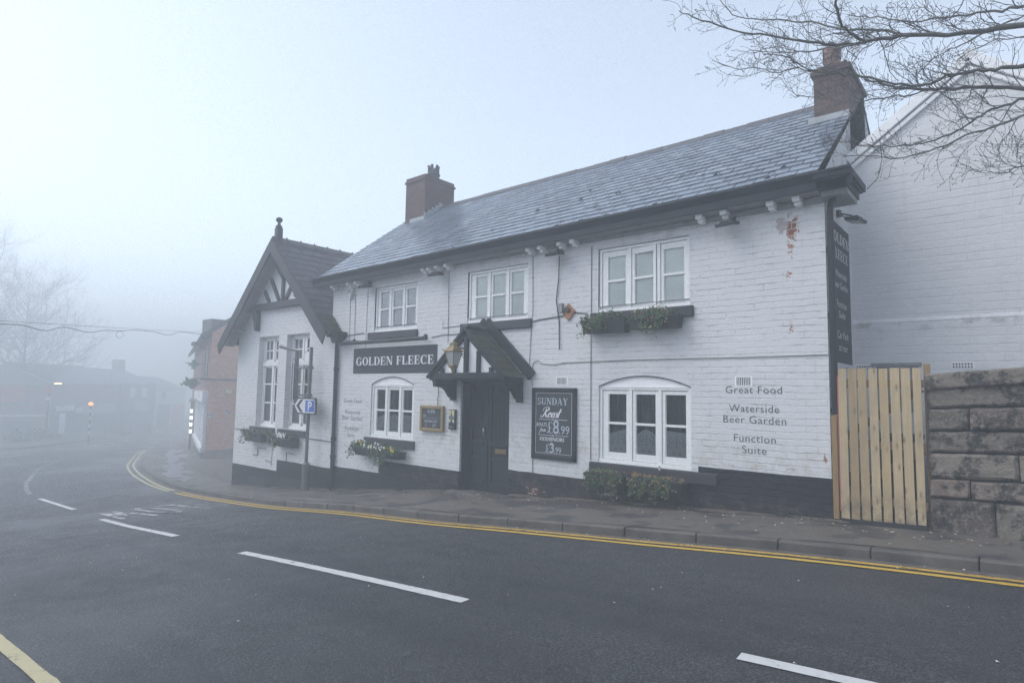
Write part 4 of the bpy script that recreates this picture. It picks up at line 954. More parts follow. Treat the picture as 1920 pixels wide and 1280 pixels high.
for s_, a, c, z, cap in (('Waterside', .51, 1.23, 3.34, .10), ('Beer Garden', .42, 1.29, 3.175, .10), ('Function', .56, 1.17, 2.90, .10), ('Suite', .67, 1.07, 2.75, .10), ('Car Park', .53, 1.25, 2.445, .105), ('at rear', .61, 1.17, 2.265, .10)): text(lt, s_, a, c, z, cap, F, .003)
lt.build('lettering', M['signwhite'], sgn, fixn=False)

# ---------------------------------------------------------------- porch canopy (part of the pub)
PC = -8.25; yf = -.60
po = MB(); ap, ft, hw = 2.80, 1.83, 1.02
def gable_frame(b, cx, yy, ap, ft, hw, w, dpt):
    for sg in (-1, 1): b.beam((cx+sg*.0, yy, ap-w*.6), (cx+sg*hw, yy, ft-w*.6+.08), w, dpt)
gable_frame(po, PC, yf, ap, ft, hw, .11, .07)
po.box(PC-.97, PC+.97, yf-.035, yf+.06, 1.83, 1.955)
po.box(PC-.045, PC+.045, yf-.03, yf+.04, 1.95, 2.70)
for dx in (.33, .66): 
    for sg in (-1, 1): po.box(PC+sg*dx-.04, PC+sg*dx+.04, yf-.025, yf+.035, 1.95, ap-.12-dx*.95)
for sg in (-1, 1):
    po.box(PC+sg*.90-.05, PC+sg*.90+.05, yf, -.01, 1.76, 1.88)
    po.box(PC+sg*.92-.03, PC+sg*.92+.03, yf-.02, -.01, 1.86, 1.95)
    po.box(PC+sg*.9-.06, PC+sg*.9+.06, -.09, -.006, 1.40, 1.80)
    # raised bargeboard standing against the wall
    po.beam((PC, -.045, 3.0), (PC+sg*1.19, -.045, 1.90), .20, .07)
    po.beam((PC+sg*.0, yf-.05, ap+.015), (PC+sg*hw*1.03, yf-.05, ft+.03), .05, .05)
po.box(PC-.9, PC+.9, yf+.06, -.01, 1.80, 1.83)
porch = po.build('porch_canopy', M['black'], pub, bevel=.006)
gp = MB(); gp.prism([(PC-.88, 1.95), (PC+.88, 1.95), (PC, ap-.10)], FXZ(yf+.045), 0, .012); gp.build('gable_panel', M['panel'], porch)
for sg in (-1, 1):
    b = MB(); X = PC+sg*.90
    prof = [(yf+.02, 1.76), (-.09, 1.76), (-.09, 1.45), (-.14, 1.46), (-.20, 1.52), (-.26, 1.60), (-.36, 1.66), (-.48, 1.675), (yf+.02, 1.68)]
    b.prism(prof, lambda u, v, d: (X-.05+d, u, v), 0, .10); b.build('bracket', M['black'], porch, bevel=.006)
    slates('porch_roof', (PC+sg*1.04, yf-.03, ft+.035), (PC+sg*1.04, -.08, ft+.035), (PC, yf-.03, ap+.035), (PC, -.08, ap+.035), .26, .21, M['slate_moss'], porch, thick=.01)
rc = MB(); rc.beam((PC, yf-.05, ap+.06), (PC, -.08, ap+.06), .14, .07, (0, 0, 1)); rc.build('ridge_cap', M['ridge'], porch, bevel=.02)

# lantern hanging on a scroll bracket from the porch
lx, ly, lz = -8.19, -1.0, 1.93
ln = thing('hanging_lantern', (lx, ly, lz), 'brass four-sided lantern with domed cap on the porch gable', 'lantern')
b = MB()
def frustum(b, c, r0, r1, z0, z1, n=4, mi=0):
    b.lathe([(r0, z0), (r1, z1)], c, n, mi)
b.lathe([(.02, .0), (.035, .03), (.05, .09), (.09, .11), (.095, .135), (.09, .15)], (lx, ly, lz), 4)
b.lathe([(.175, .40), (.185, .415), (.14, .465), (.075, .51), (.07, .52), (.075, .545), (.07, .57), (.04, .585), (.02, .60), (.028, .615), (.012, .63), (.0, .655)], (lx, ly, lz), 4)
for k in range(4):
    a = 2*pi*k/4+pi/4; b.tube([(lx+.09*cos(a), ly+.09*sin(a), lz+.14), (lx+.165*cos(a), ly+.165*sin(a), lz+.41)], .009, 4)
    b.tube([(lx+.165*cos(a), ly+.165*sin(a), lz+.41), (lx+.20*cos(a), ly+.20*sin(a), lz+.43), (lx+.21*cos(a), ly+.21*sin(a), lz+.465)], [.012, .009, .004], 4)
b.build('lantern_frame', M['gold'], ln, bevel=.003)
b = MB(); b.lathe([(.080, .145), (.160, .405)], (lx, ly, lz), 4); b.build('lantern_glass', M['lanternglass'], ln, fixn=False)
b = MB(); b.tube([(-8.25, yf-.02, 2.42), (-8.22, ly, 2.44)], .012, 5); b.box(-8.28, -8.22, yf-.035, yf-.02, 2.22, 2.48)
for (c_, r_) in (((-8.243, yf-.10, 2.36), .05), ((-8.235, yf-.20, 2.385), .04), ((-8.248, yf-.08, 2.28), .035)): b.tube([(c_[0], c_[1]+r_*cos(a), c_[2]+r_*sin(a)) for a in [k*.45 for k in range(15)]], .007, 4)
b.build('scroll_bracket', M['black'], ln)

# ---------------------------------------------------------------- sign boards and fittings on the front
sb = thing('menu_board', (-6.56, -.02, .39), 'large black Sunday Roast price board with white lettering right of the door', 'sign board')
b = MB(); x0, x1, z0, z1 = -7.05, -6.06, .385, 1.685
b.box(x0, x0+.075, -.055, -.005, z0, z1); b.box(x1-.075, x1, -.055, -.005, z0, z1); b.box(x0, x1, -.055, -.005, z1-.075, z1); b.box(x0, x1, -.055, -.005, z0, z0+.075)
b.build('frame', M['black'], sb, bevel=.012)
b = MB(); b.box(x0+.06, x1-.06, -.035, -.006, z0+.06, z1-.06); b.build('panel', M['chalkboard'], sb)
F = FXZ(-.035)
b = MB(); serif(b, 'SUNDAY', -6.92, -6.24, 1.375, .125, F); b.build('lettering', M['silverpaint'], sb, fixn=False)
def L_(name, m='whitepaint', par=None):
    global b
    b.build(name, M[m], par or sb, fixn=False); b = MB()
b = MB()
pen(b, [[(.30, .62), (.22, .30), (.10, .04), (-.04, .0), (-.10, .10), (-.02, .18)], [(-.02, .42), (.02, .62), (.26, .74), (.46, .68), (.46, .52), (.28, .40), (.20, .36)], [(.24, .38), (.34, .20), (.44, .02), (.52, .06)],
        [(.74, .36), (.62, .30), (.58, .12), (.66, .0), (.78, .08), (.82, .26), (.74, .36), (.72, .24), (.86, .26)], [(1.10, .30), (1.0, .36), (.90, .24), (.90, .06), (1.0, .0), (1.10, .16), (1.13, .34), (1.08, .06), (1.16, .03)],
        [(1.30, .38), (1.32, .20), (1.34, .06), (1.24, .0), (1.18, .06)], [(1.54, .62), (1.48, .30), (1.46, .06), (1.54, .02)], [(1.40, .42), (1.66, .42)]], -6.83, 1.145, .255, F, .03, .13)
L_('lettering'); pen(b, [[(.18, .62), (.10, .52), (.02, -.2), (-.1, -.25)], [(-.02, .34), (.2, .36)], [(.26, .36), (.26, .02)], [(.28, .26), (.38, .36), (.44, .32)], [(.56, .34), (.48, .2), (.54, .0), (.64, .14), (.56, .34)], [(.74, .34), (.74, .0)], [(.76, .24), (.84, .34), (.88, .02)], [(.90, .24), (.98, .34), (1.02, .02), (1.1, .04)]], -6.86, .885, .12, F, .04, .09, d=.004); L_('lettering')
pen(b, [[(.18, .62), (.10, .52), (.02, -.2), (-.1, -.25)], [(-.02, .34), (.2, .36)], [(.26, .36), (.26, .02)], [(.28, .26), (.38, .36), (.44, .32)], [(.56, .34), (.48, .2), (.54, .0), (.64, .14), (.56, .34)], [(.74, .34), (.74, .0)], [(.76, .24), (.84, .34), (.88, .02)], [(.90, .24), (.98, .34), (1.02, .02), (1.1, .04)]], -6.63, .645, .07, F, .04, .08, d=.004); L_('lettering')
text(b, 'ADULTS', -6.945, -6.70, .985, .058, F, .004, shear=.12, offset=.012); L_('lettering'); text(b, 'KIDS/SENIORS', -6.86, -6.31, .725, .062, F, .004, shear=.12, offset=.012); L_('lettering')
b.box(-6.89, -6.25, -.0385, -.0355, 1.105, 1.112); b.box(-6.90, -6.22, -.0385, -.0355, .82, .827)
for z in (1.108, .823): b.lathe([(.010, -.010), (.010, .010)], (-6.565, -.036, z), 8)
L_('divider_line')
for (a, c, e, f) in ((-6.96, -6.155, 1.585, 1.590), (-6.96, -6.155, .495, .500)): b.box(a, c, -.0375, -.0352, e, f)
for X in (-6.96, -6.158): b.box(X, X+.005, -.0375, -.0352, .5, 1.585)
L_('border_line')
b = MB()
def price(b, n, x, z, h, w):
    pn = [[(.62, .86), (.50, 1.0), (.30, .96), (.24, .76), (.30, .5), (.26, .18), (.08, .04), (.06, .14), (.28, .10), (.50, .02), (.66, .14)], [(.06, .50), (.52, .50)]]
    pen(b, pn, x, z, h*.86, F, .05, .14, slant=0)
    text(b, n, x+h*.60, x+h*1.16, z, h, F, .004, offset=.012); text(b, '.99', x+h*1.18, x+w, z, h*.60, F, .004, offset=.006)
price(b, '8', -6.70, .86, .235, .50); b.build('price_lettering', M['silverpaint'], sb, fixn=False)
b = MB(); price(b, '3', -6.73, .515, .17, .355); b.build('price_lettering', M['silverpaint'], sb, fixn=False)

gb = thing('drinks_board', (-9.76, -.02, .73), 'small gold framed blackboard advertising gin left of the door', 'sign board')
b = MB(); x0, x1, z0, z1 = -10.155, -9.42, .725, 1.275; w = .07
b.box(x0, x0+w, -.075, -.005, z0, z1); b.box(x1-w, x1, -.075, -.005, z0, z1); b.box(x0+w, x1-w, -.075, -.005, z1-w, z1); b.box(x0+w, x1-w, -.075, -.005, z0, z0+w)
b.build('frame', M['goldwood'], gb, bevel=.012)
b = MB(); b.box(x0+.05, x1-.05, -.05, -.006, z0+.05, z1-.05); b.build('panel', M['chalkboard'], gb)
F2 = FXZ(-.05); b = MB()
G_ = lambda: L_('lettering', 'silverpaint', gb)
serif(b, 'GIN', -9.92, -9.68, 1.115, .078, F2); G_(); text(b, '25', -10.06, -9.98, 1.03, .05, F2, offset=.015, shear=.1); G_(); text(b, 'PROSECCO', -10.02, -9.62, .915, .05, F2, shear=.35, offset=.01); G_()
text(b, '2', -10.0, -9.95, .825, .058, F2, shear=.2); G_(); text(b, '\u00a33', -9.76, -9.66, .825, .058, F2, shear=.1, offset=.01); G_()
b.box(-10.07, -9.53, -.0535, -.0505, 1.005, 1.009); L_('divider_line', 'silverpaint', gb)
b = MB()
for (xa, xc, z) in ((-9.96, -9.77, 1.06), (-9.96, -9.77, 1.035), (-9.74, -9.55, 1.045), (-9.93, -9.78, .85), (-9.93, -9.78, .835), (-10.07, -9.95, 1.14), (-9.64, -9.54, 1.14)):
    x = xa
    while x < xc-.012:
        q = random.uniform(.008, .016); b.tube([(x, -.0515, z+random.uniform(-.006, .006)), (x+q*.5, -.0515, z+random.uniform(.0, .014)), (x+q, -.0515, z+random.uniform(-.008, .006))], .0022, 3); x += q+.004
b.build('chalk_scribble', M['dim'], gb)
b = MB(); b.tube([(-9.63, -.03, 1.27), (-9.63, -.03, 1.40), (-9.645, -.035, 1.44), (-9.62, -.03, 1.47), (-9.63, -.025, 1.68)], .009, 5); b.build('hanging_chain', M['cable'], gb)

ad = thing('ashtray_plaque', (-9.165, -.03, .80), 'narrow cream and dark blue bottle-shaped emblem plaque beside the door', 'plaque')
b = MB(); b.box(-9.262, -9.068, -.055, -.005, .795, 1.212); b.build('casing', M['black'], ad, bevel=.008)
b = MB(); b.box(-9.250, -9.095, -.058, -.0555, .93, 1.195); b.build('cream_panel', M['cream'], ad)
b = MB(); cx = -9.172; Fp = FXZ(-.058)
b.prism([(cx-.008, 1.18), (cx+.008, 1.18), (cx+.018, 1.08), (cx-.018, 1.08)], Fp, .0005, .003); b.prism([(cx-.02, 1.02), (cx+.02, 1.02), (cx+.025, .97), (cx+.075, .93), (cx-.075, .93), (cx-.025, .97)], Fp, .0005, .003)
b.build('bottle_emblem', M['bluedark'], ad)
b = MB(); b.prism([(cx+.075*cos(a), 1.045+.045*sin(a)) for a in [2*pi*k/16 for k in range(16)]], Fp, .0035, .006); b.build('oval_emblem', M['bluedark'], ad)
b = MB(); b.prism([(cx+.055*cos(a), 1.05+.02*sin(a)) for a in [2*pi*k/12 for k in range(12)]], Fp, .0065, .008); b.box(cx-.055, cx+.05, -.0605, -.0585, .835, .855); b.build('emblem_lettering', M['dim'], ad)

tl = thing('sign_light', (-11.5, -.1, 2.73), 'long dark tubular lamp on short arms above the painted sign', 'sign lamp')
b = MB(); b.tube([(-13.14, -.17, 2.725), (-9.90, -.17, 2.735)], .045, 10); b.build('tube_casing', M['black'], tl, smooth=False)
b = MB()
for X in (-12.75, -11.4, -10.1): b = MB(); b.beam((X, -.17, 2.76), (X, -.005, 2.80), .03, .03, (1, 0, 0)); b.box(X-.05, X+.05, -.02, -.005, 2.74, 2.84); b.build('mounting_arm', M['black'], tl)
b = MB(); b.tube([(-12.9, -.17, 2.78), (-12.6, -.12, 2.79), (-12.4, -.05, 2.78)], .008, 4); b.build('lamp_cable', M['black'], tl)

def floodlight(loc, yawd, label):
    t = thing('floodlight', loc, label, 'floodlight', 'floodlights under the eaves'); x, y, z = loc
    rot = Matrix.Rotation(yawd, 3, 'Z')
    v = lambda a, b_, c: Vector(loc) + rot @ Vector((a, b_, c))
    b = MB(); b.obox(v(0, -.24, -.10), (.30, .20, .05), rot @ Matrix.Rotation(R(12), 3, 'X')); b.obox(v(0, -.24, -.07), (.20, .12, .04), rot); b.build('lamp_housing', M['black'], t, bevel=.01)
    b = MB(); b.obox(v(0, -.245, -.128), (.25, .15, .006), rot @ Matrix.Rotation(R(12), 3, 'X')); b.build('lamp_glass', M['blind_grey'], t)
    b = MB(); b.tube([v(0, -.01, .05), v(0, -.14, .0), v(0, -.24, -.05)], .014, 5); b.obox(v(-.02, -.02, .04), (.08, .05, .10), rot); b.tube([v(.02, -.03, .03), v(.08, -.12, -.05), v(.03, -.16, -.10), v(-.04, -.2, -.06)], .008, 4)
    b.build('bracket', M['black'], t)
floodlight((-12.15, .0, 4.17), R(18), 'black floodlight under the eaves beside the grey bell box')
floodlight((-9.62, .0, 4.18), R(10), 'black floodlight under the eaves between the two left upper windows')
floodlight((-6.42, .0, 4.20), R(0), 'black floodlight under the eaves over the orange diamond plate')
floodlight((-3.24, .0, 4.22), R(-5), 'black floodlight under the eaves near the bare brick patch')
floodlight((-1.99, .75, 4.24), R(80), 'black floodlight on an arm over the side wall sign')

ab = thing('alarm_box', (-12.9, -.05, 4.0), 'pale grey bell box below the eaves at the left end of the pub', 'alarm box')
b = MB(); b.prism([(-13.02, 4.20), (-12.82, 4.20), (-12.80, 4.12), (-12.89, 3.86), (-12.97, 3.86), (-13.04, 4.12)], FXZ(-.005), 0, .09); b.build('casing', M['alarm'], ab, bevel=.015)
b = MB(); b.box(-12.98, -12.86, -.10, -.0955, 4.02, 4.10); b.build('badge', M['soffit'], ab)

dm = thing('diamond_plate', (-6.24, -.05, 2.88), 'rusty orange diamond pattress plate between the upper windows', 'plate')
b = MB(); b.prism([(-6.25, 3.21), (-6.10, 3.06), (-6.25, 2.89), (-6.40, 3.06)], FXZ(-.006), 0, .035); b.build('plate', M['rust'], dm, bevel=.006)
b = MB(); b.box(-6.405, -6.33, -.12, -.04, 3.04, 3.215); b.build('junction_box', M['soffit'], dm, bevel=.006)
b = MB(); b.prism([(-6.245+.045*cos(a), 3.09+.045*sin(a)) for a in [k*pi/4 for k in range(8)]], FXZ(-.041), 0, .04); b.build('bolt', M['cable'], dm)

# ---------------------------------------------------------------- window boxes
def leafy(b, pts, n, size, mi=0, spread=.05, droop=0):
    for _ in range(n):
        p = random.choice(pts); c = Vector(p) + Vector((random.gauss(0, spread), random.gauss(0, spread*.7), random.gauss(0, spread*.7)))
        s = size*random.choice((.5, .7, .9, 1., 1.2, 1.6)); nrm = Vector((random.gauss(0, .6), -abs(random.gauss(.6, .5)), random.gauss(.5, .6))).normalized()
        u = nrm.orthogonal().normalized(); u.rotate(Matrix.Rotation(random.uniform(0, 6.3), 3, nrm)); w = nrm.cross(u)
        b.face([c-u*s*.5, c-w*s*.32+u*s*.05, c+u*s*.55-nrm*s*.12, c+w*s*.32+u*s*.05], mi)
def planter(x0, x1, zt, zb, label, heads, trail=0, flowers=None, group='window boxes', brown=.12, y=(-.26, -.065), n=500, size=.042, trough=None, spread=.04, flat=.55, crust=0):
    t = thing('window_box', ((x0+x1)/2, -.15, zb), label, 'window box', group)
    b = MB(); f, k = y; i = len(b.v); tx0, tx1 = trough or (x0, x1); ins = .03
    b.v += [(tx0, f, zt), (tx1, f, zt), (tx1, k, zt), (tx0, k, zt), (tx0+ins, f+.03, zb), (tx1-ins, f+.03, zb), (tx1-ins, k, zb), (tx0+ins, k, zb)]
    for q in ((0,1,5,4), (1,2,6,5), (2,3,7,6), (3,0,4,7), (4,5,6,7)): b.f.append(q); b.m.append(0)
    b.box(tx0-.012, tx1+.012, f-.012, f+.006, zt-.025, zt+.004); b.box(tx0-.012, tx0+.004, f, k, zt-.025, zt+.004); b.box(tx1-.004, tx1+.012, f, k, zt-.025, zt+.004)
    b.face([(tx0, f, zt-.03), (tx1, f, zt-.03), (tx1, k, zt-.03), (tx0, k, zt-.03)]); b.build('trough', M['trough'], t)
    b = MB(); stems = MB(); pts = []
    for (hx, hz, r) in heads:
        for _ in range(int(14*r/.1)):
            a = random.uniform(0, 6.3); rr = r*math.sqrt(random.random()); pts.append((hx+rr*cos(a), random.uniform(f-.05, k-.05), zt+hz+rr*flat*sin(a)))
    for hx, ln_ in (trail or []):
        yy = f-.03
        for k_ in range(9): pts.append((hx+random.gauss(0, .035), yy-random.random()*.04, zt-.02-ln_*k_/8))
        stems.tube([(hx, f+.02, zt), (hx+.01, yy-.02, zt-ln_*.3), (hx-.01, yy-.015, zt-ln_)], .005, 3)
    nb = int(n*brown)
    leafy(b, pts, n-nb, size, 0, spread); leafy(b, pts, nb, size*.9, 1, spread*1.2)
    if crust: leafy(b, [(random.uniform(x0, x1), random.uniform(f, k-.03), zt+.03+random.random()*.03) for _ in range(60)], crust, size*.8, 1, .02)
    for _ in range(14):
        p = random.choice(pts); stems.tube([((x0+x1)/2*.2+p[0]*.8, (f+k)/2, zt-.02), p], .004, 3)
    fo = b.build('foliage', [M['leaf'], M['leaf_brown']], t, fixn=False); stems.build('stems', M['stem'], t)
    for m, cnt, rng_ in (flowers or []):
        fb = MB()
        for _ in range(cnt):
            hx, hz, r = random.choice(heads); c = Vector((hx+random.uniform(-r, r) if not rng_ else random.uniform(*rng_), f-.05-random.random()*.03, zt+hz+random.uniform(0, r*.7)))
            for q in range(5):
                a = q*2*pi/5+random.random(); fb.face([c, c+Vector((.026*cos(a-.5), -.01, .026*sin(a-.5))), c+Vector((.034*cos(a), -.004, .034*sin(a))), c+Vector((.026*cos(a+.5), -.01, .026*sin(a+.5)))])
        fb.build('flowers', M[m], t, fixn=False)
planter(-5.82, -4.96, 2.835, 2.62, 'black window box of green trailing plants, left under the upper right window', [(-5.70, .02, .12), (-5.45, .06, .12), (-5.2, .07, .11), (-5.05, .02, .06)], [(-5.74, .22), (-5.6, .16), (-5.4, .10)], n=900, brown=.14)
planter(-4.90, -4.03, 2.835, 2.64, 'black window box of green and orange plants, right under the upper right window', [(-4.85, -.01, .07), (-4.65, .04, .12), (-4.42, .06, .14), (-4.2, .03, .10)], [(-4.42, .24), (-4.62, .16), (-4.3, .12)], n=900, brown=.24)
planter(-5.74, -4.98, .265, .05, 'dense trailing window box beside the bottle, left under the lower right window', [(-5.64, .02, .085), (-5.45, .05, .095), (-5.24, .02, .095), (-5.06, .0, .045)], [(-5.66, .16), (-5.6, .22), (-5.55, .14), (-5.5, .24), (-5.44, .18), (-5.36, .14), (-5.24, .20), (-5.19, .28), (-5.14, .24), (-5.08, .12)], n=1300, brown=.10, size=.030, spread=.017, flat=.5, crust=120)
planter(-4.92, -3.98, .265, .04, 'trailing window box with the beer bottle, right under the lower right window', [(-4.78, .0, .07), (-4.58, .02, .085), (-4.38, .03, .09), (-4.18, .0, .06), (-4.06, .0, .04)], [(-4.84, .24), (-4.78, .18), (-4.70, .28), (-4.64, .16), (-4.58, .22), (-4.48, .26), (-4.42, .30), (-4.36, .18), (-4.26, .24), (-4.2, .16)], n=1300, brown=.18, size=.030, spread=.017, flat=.5, crust=260)
planter(-12.42, -10.56, .22, .06, 'long window box with yellow and white pansies under the lower left window', [(-12.3, .02, .14), (-12.05, .09, .15), (-11.75, .07, .16), (-11.45, .05, .16), (-11.15, .05, .15), (-10.9, .03, .12), (-10.75, .02, .08)], [(-12.3, .18), (-11.55, .2), (-11.35, .30), (-11.2, .26), (-11.05, .24)], [('flower_y', 9, None), ('flower_w', 16, (-11.8, -11.0))], n=2000, brown=.05, trough=(-12.25, -10.56), y=(-.27, -.065))
planter(-17.85, -16.75, .275, .04, 'ivy-filled window box with dry orange patch under the wing left window', [(-17.7, .02, .14), (-17.4, .04, .14), (-17.1, .02, .12), (-16.9, .02, .10)], [(-17.7, .28), (-17.4, .18)], n=800, brown=.2, trough=(-17.7, -16.7), size=.05)
planter(-16.3, -15.0, .255, .0, 'window box with white blossoms under the wing right window', [(-16.2, .0, .14), (-15.9, .03, .15), (-15.6, .02, .15), (-15.3, .0, .10)], [(-16.1, .2), (-15.8, .24)], [('flower_w', 40, (-15.75, -15.25))], n=900, brown=.06, trough=(-16.1, -15.0), size=.05)

bt = MB(); bt.lathe([(.028, 0), (.030, .01), (.030, .13), (.026, .16), (.013, .195), (.012, .245), (.014, .25), (.013, .26)], (-4.42, -.13, .215), 14)
bo = bt.build('beer_bottle', M['bottle'], smooth=False); tag(bo, 'brown beer bottle with pale neck label standing in the lower right window box', 'bottle')
b = MB(); b.lathe([(.0142, .20), (.0138, .24)], (-4.42, -.13, .215), 14); b.build('label', M['signwhite'], bo)

# ---------------------------------------------------------------- parking sign pole
pk = thing('parking_sign', (-14.35, -.22, -1.05), 'grey pole with blue P parking arrow sign before the gabled wing', 'parking sign')
b = MB(); px, py = -14.32, -.24
b.tube([(px, py, -1.2), (px, py, -.36)], .10, 12); b.tube([(px, py, -.36), (px, py, -.30)], [.10, .05], 12); b.tube([(px, py, -.30), (px+.02, py, 2.68)], .044, 10)
b.build('pole', M['metal'], pk)
b = MB(); ox = -15.0; b.tube([(ox, py, 1.30), (ox, py, 2.42)], .06, 10); b.tube([(ox, py, 2.42), (ox, py, 2.62)], .05, 10)
b.tube([(ox, py, 2.60), (ox-.28, py-.05, 2.66), (ox-.66, py-.12, 2.74)], [.03, .035, .05], 8); b.build('sign_lamp', M['metal'], pk)
b = MB()
for z in (1.42, 2.14): b.beam((ox, py, z), (px, py, z+.0), .05, .05, (0, -1, 0)); b.box(px-.06, px+.06, py-.06, py+.06, z-.04, z+.04)
b.build('bracket', M['metal'], pk)
b = MB(); b.obox((ox-.16, py-.02, 1.78), (.03, .42, 1.05), Matrix.Rotation(R(60), 3, 'Z')); b.build('sign_plate', M['soffit'], pk)
sx0, sx1, sz0, sz1 = -14.90, -13.84, .93, 1.36; Fs = FXZ(py-.07)
def rr(x0, x1, z0, z1, tip, r=.06):
    return [(x0, (z0+z1)/2), (x0+tip, z0), (x1-r, z0), (x1-r*.3, z0+r*.3), (x1, z0+r), (x1, z1-r), (x1-r*.3, z1-r*.3), (x1-r, z1), (x0+tip, z1)]
b = MB(); b.prism(rr(sx0, sx1, sz0, sz1, .20), Fs, -.02, .02); sp_ = b.build('sign_board', M['black'], pk)
b = MB(); b.prism(rr(sx0+.05, sx1-.04, sz0+.035, sz1-.035, .17), Fs, .021, .024); b.build('sign_face', M['signwhite'], sp_)
b = MB(); b.box(-14.32, -13.90, py-.098, py-.0945, sz0+.07, sz1-.07); b.build('blue_square', M['blue'], sp_)
b = MB(); text(b, 'P', -14.20, -14.01, sz0+.105, .225, Fs, .030, offset=.025); b.build('letter', M['signwhite'], sp_, fixn=False)
b = MB(); b.prism([(-14.76, 1.145), (-14.55, 1.31), (-14.43, 1.31), (-14.62, 1.145), (-14.43, .98), (-14.55, .98)], Fs, .0245, .027); b.build('chevron', M['black'], sp_)

# ---------------------------------------------------------------- white gable house behind
gh = thing('gable_house', (.2, 1.6, .1), 'tall white painted brick gable end beyond the wooden gate', 'house')
GA = (-.42, 6.52); gs = .735
b = MB(); zl = lambda x: GA[1]-gs*abs(x-GA[0])
b.face([(-2.0, 1.6, -.6), (2.9, 1.6, -.6), (2.9, 1.6, zl(2.9)), (GA[0], 1.6, GA[1]), (-2.0, 1.6, zl(-2.0))])
b.face([(-2.0, 1.57, -.6), (2.9, 1.57, -.6), (2.9, 1.57, 2.74), (-2.0, 1.57, 2.74)]); b.face([(-2.0, 1.57, 2.74), (2.9, 1.57, 2.74), (2.9, 1.6, 2.79), (-2.0, 1.6, 2.79)])
b.face([(2.9, 1.57, -.6), (2.9, 9, -.6), (2.9, 9, zl(2.9)), (2.9, 1.57, zl(2.9))])
b.build('wall', M['gable'], gh)
b = MB()
for sg, L in ((-1, 1.58), (1, 3.4)):
    for (w, dpt, off) in ((.15, .10, .0), (.06, .05, -.16)):
        b.beam((GA[0], 1.57, GA[1]-.02+off), (GA[0]+sg*L, 1.57, GA[1]-.02+off-gs*L), w, dpt)
b.prism([(GA[0]-.16, GA[1]-.05), (GA[0]+.16, GA[1]-.05), (GA[0]+.10, GA[1]+.03), (GA[0]+.02, GA[1]+.10), (GA[0]-.04, GA[1]+.10)], FXZ(1.52), -.12, .0)
b.build('coping', M['panel'], gh, bevel=.01)
b = MB(); b.face([(GA[0], 1.55, GA[1]+.06), (GA[0], 9, GA[1]+.06), (GA[0]-1.6, 9, GA[1]+.06-gs*1.6), (GA[0]-1.6, 1.55, GA[1]+.06-gs*1.6)]); b.face([(GA[0], 1.55, GA[1]+.06), (GA[0], 9, GA[1]+.06), (3.2, 9, GA[1]+.06-gs*3.62), (3.2, 1.55, GA[1]+.06-gs*3.62)]); b.build('roof', M['slate_dull'], gh)
for X, Z in ((-1.84, 2.055), (-.64, 2.075)):
    b = MB(); b.box(X-.13, X+.13, 1.565, 1.569, Z-.05, Z+.05, 0)
    for k in range(7):
        for r in range(2): b.box(X-.115+k*.034, X-.095+k*.034, 1.560, 1.5645, Z-.035+r*.04, Z-.012+r*.04, 1)
    b.build('airbrick', [M['panel'], M['cable']], gh)
b = MB(); b.box(-1.76, -1.12, 1.54, 1.57, 2.075, 2.12, 0); b.box(-1.70, -1.16, 1.562, 1.569, 1.4, 2.075, 0); b.build('window_recess', M['soffit'], gh)
b = MB(); b.tube([(-1.55, 1.55, 5.65), (-1.52, 1.53, 5.25), (-1.58, 1.50, 4.95), (-1.68, 1.2, 4.72)], .007, 4); b.build('wire', M['cable'], gh)

# ---------------------------------------------------------------- wooden gate
def timber(k):
    t = NT('softwood_board_%d' % k); v = t.coord(); r = random.Random(60+k)
    mp = t.n('ShaderNodeMapping'); mp.inputs['Scale'].default_value = (16, 3, 1.0); mp.inputs['Location'].default_value = (r.uniform(0, 9), r.uniform(0, 9), r.uniform(0, 9)); t.l(v, mp.inputs[0])
    g = t.noise(mp.outputs[0], 2.2, 6, .65); w = t.n('ShaderNodeTexWave'); w.inputs['Scale'].default_value = 1.6; w.inputs['Distortion'].default_value = 9; w.inputs['Detail'].default_value = 3; t.l(mp.outputs[0], w.inputs['Vector'])
    base = r.choice([(.52, .385, .21), (.46, .335, .18), (.41, .29, .155), (.55, .42, .25), (.44, .325, .185)])
    c = t.mix(t.ramp(g.outputs[0], [(.35, 0.), (.7, .7)]), base, tuple(q*.62 for q in base)); c = t.mix(t.math('MULTIPLY', w.outputs['Fac'], .28), c, tuple(q*.7 for q in base))
    m2 = t.n('ShaderNodeMapping'); m2.inputs['Scale'].default_value = (7.5, 2.4, 1); m2.inputs['Location'].default_value = (r.uniform(0, 9), r.uniform(0, 9), 0); t.l(t.coord('XZ'), m2.inputs[0])
    vo = t.n('ShaderNodeTexVoronoi'); vo.voronoi_dimensions = '2D'; vo.inputs['Scale'].default_value = 1.0; t.l(m2.outputs[0], vo.inputs['Vector'])
    sepc = t.n('ShaderNodeSeparateColor'); t.l(vo.outputs['Color'], sepc.inputs[0])
    few = t.ramp(sepc.outputs[0], [(.45, 0.), (.9, 1.)])
    c = t.mix(t.math('MULTIPLY', few, t.ramp(vo.outputs['Distance'], [(.04, .8), (.075, .5), (.15, .0)])), c, (.17, .10, .05))
    st = t.noise(v, 1.1, 4, .6); c = t.mix(t.ramp(st.outputs[0], [(.46, 0.), (.7, .6)]), c, (.22, .185, .13))
    sp = t.n('ShaderNodeSeparateXYZ'); t.l(v, sp.inputs[0])
    foot = t.math('MULTIPLY', t.math('SUBTRACT', 1., t.math('DIVIDE', sp.outputs[2], .55), True), t.ramp(t.noise(v, 9, 5, .7).outputs[0], [(.38, 0.), (.62, .8)]))
    c = t.mix(foot, c, (.12, .10, .08))      # splashed mud on the board ends
    t.set(Base_Color=c, Roughness=.7); t.bump(g.outputs[0], .4, .004); return t.mat
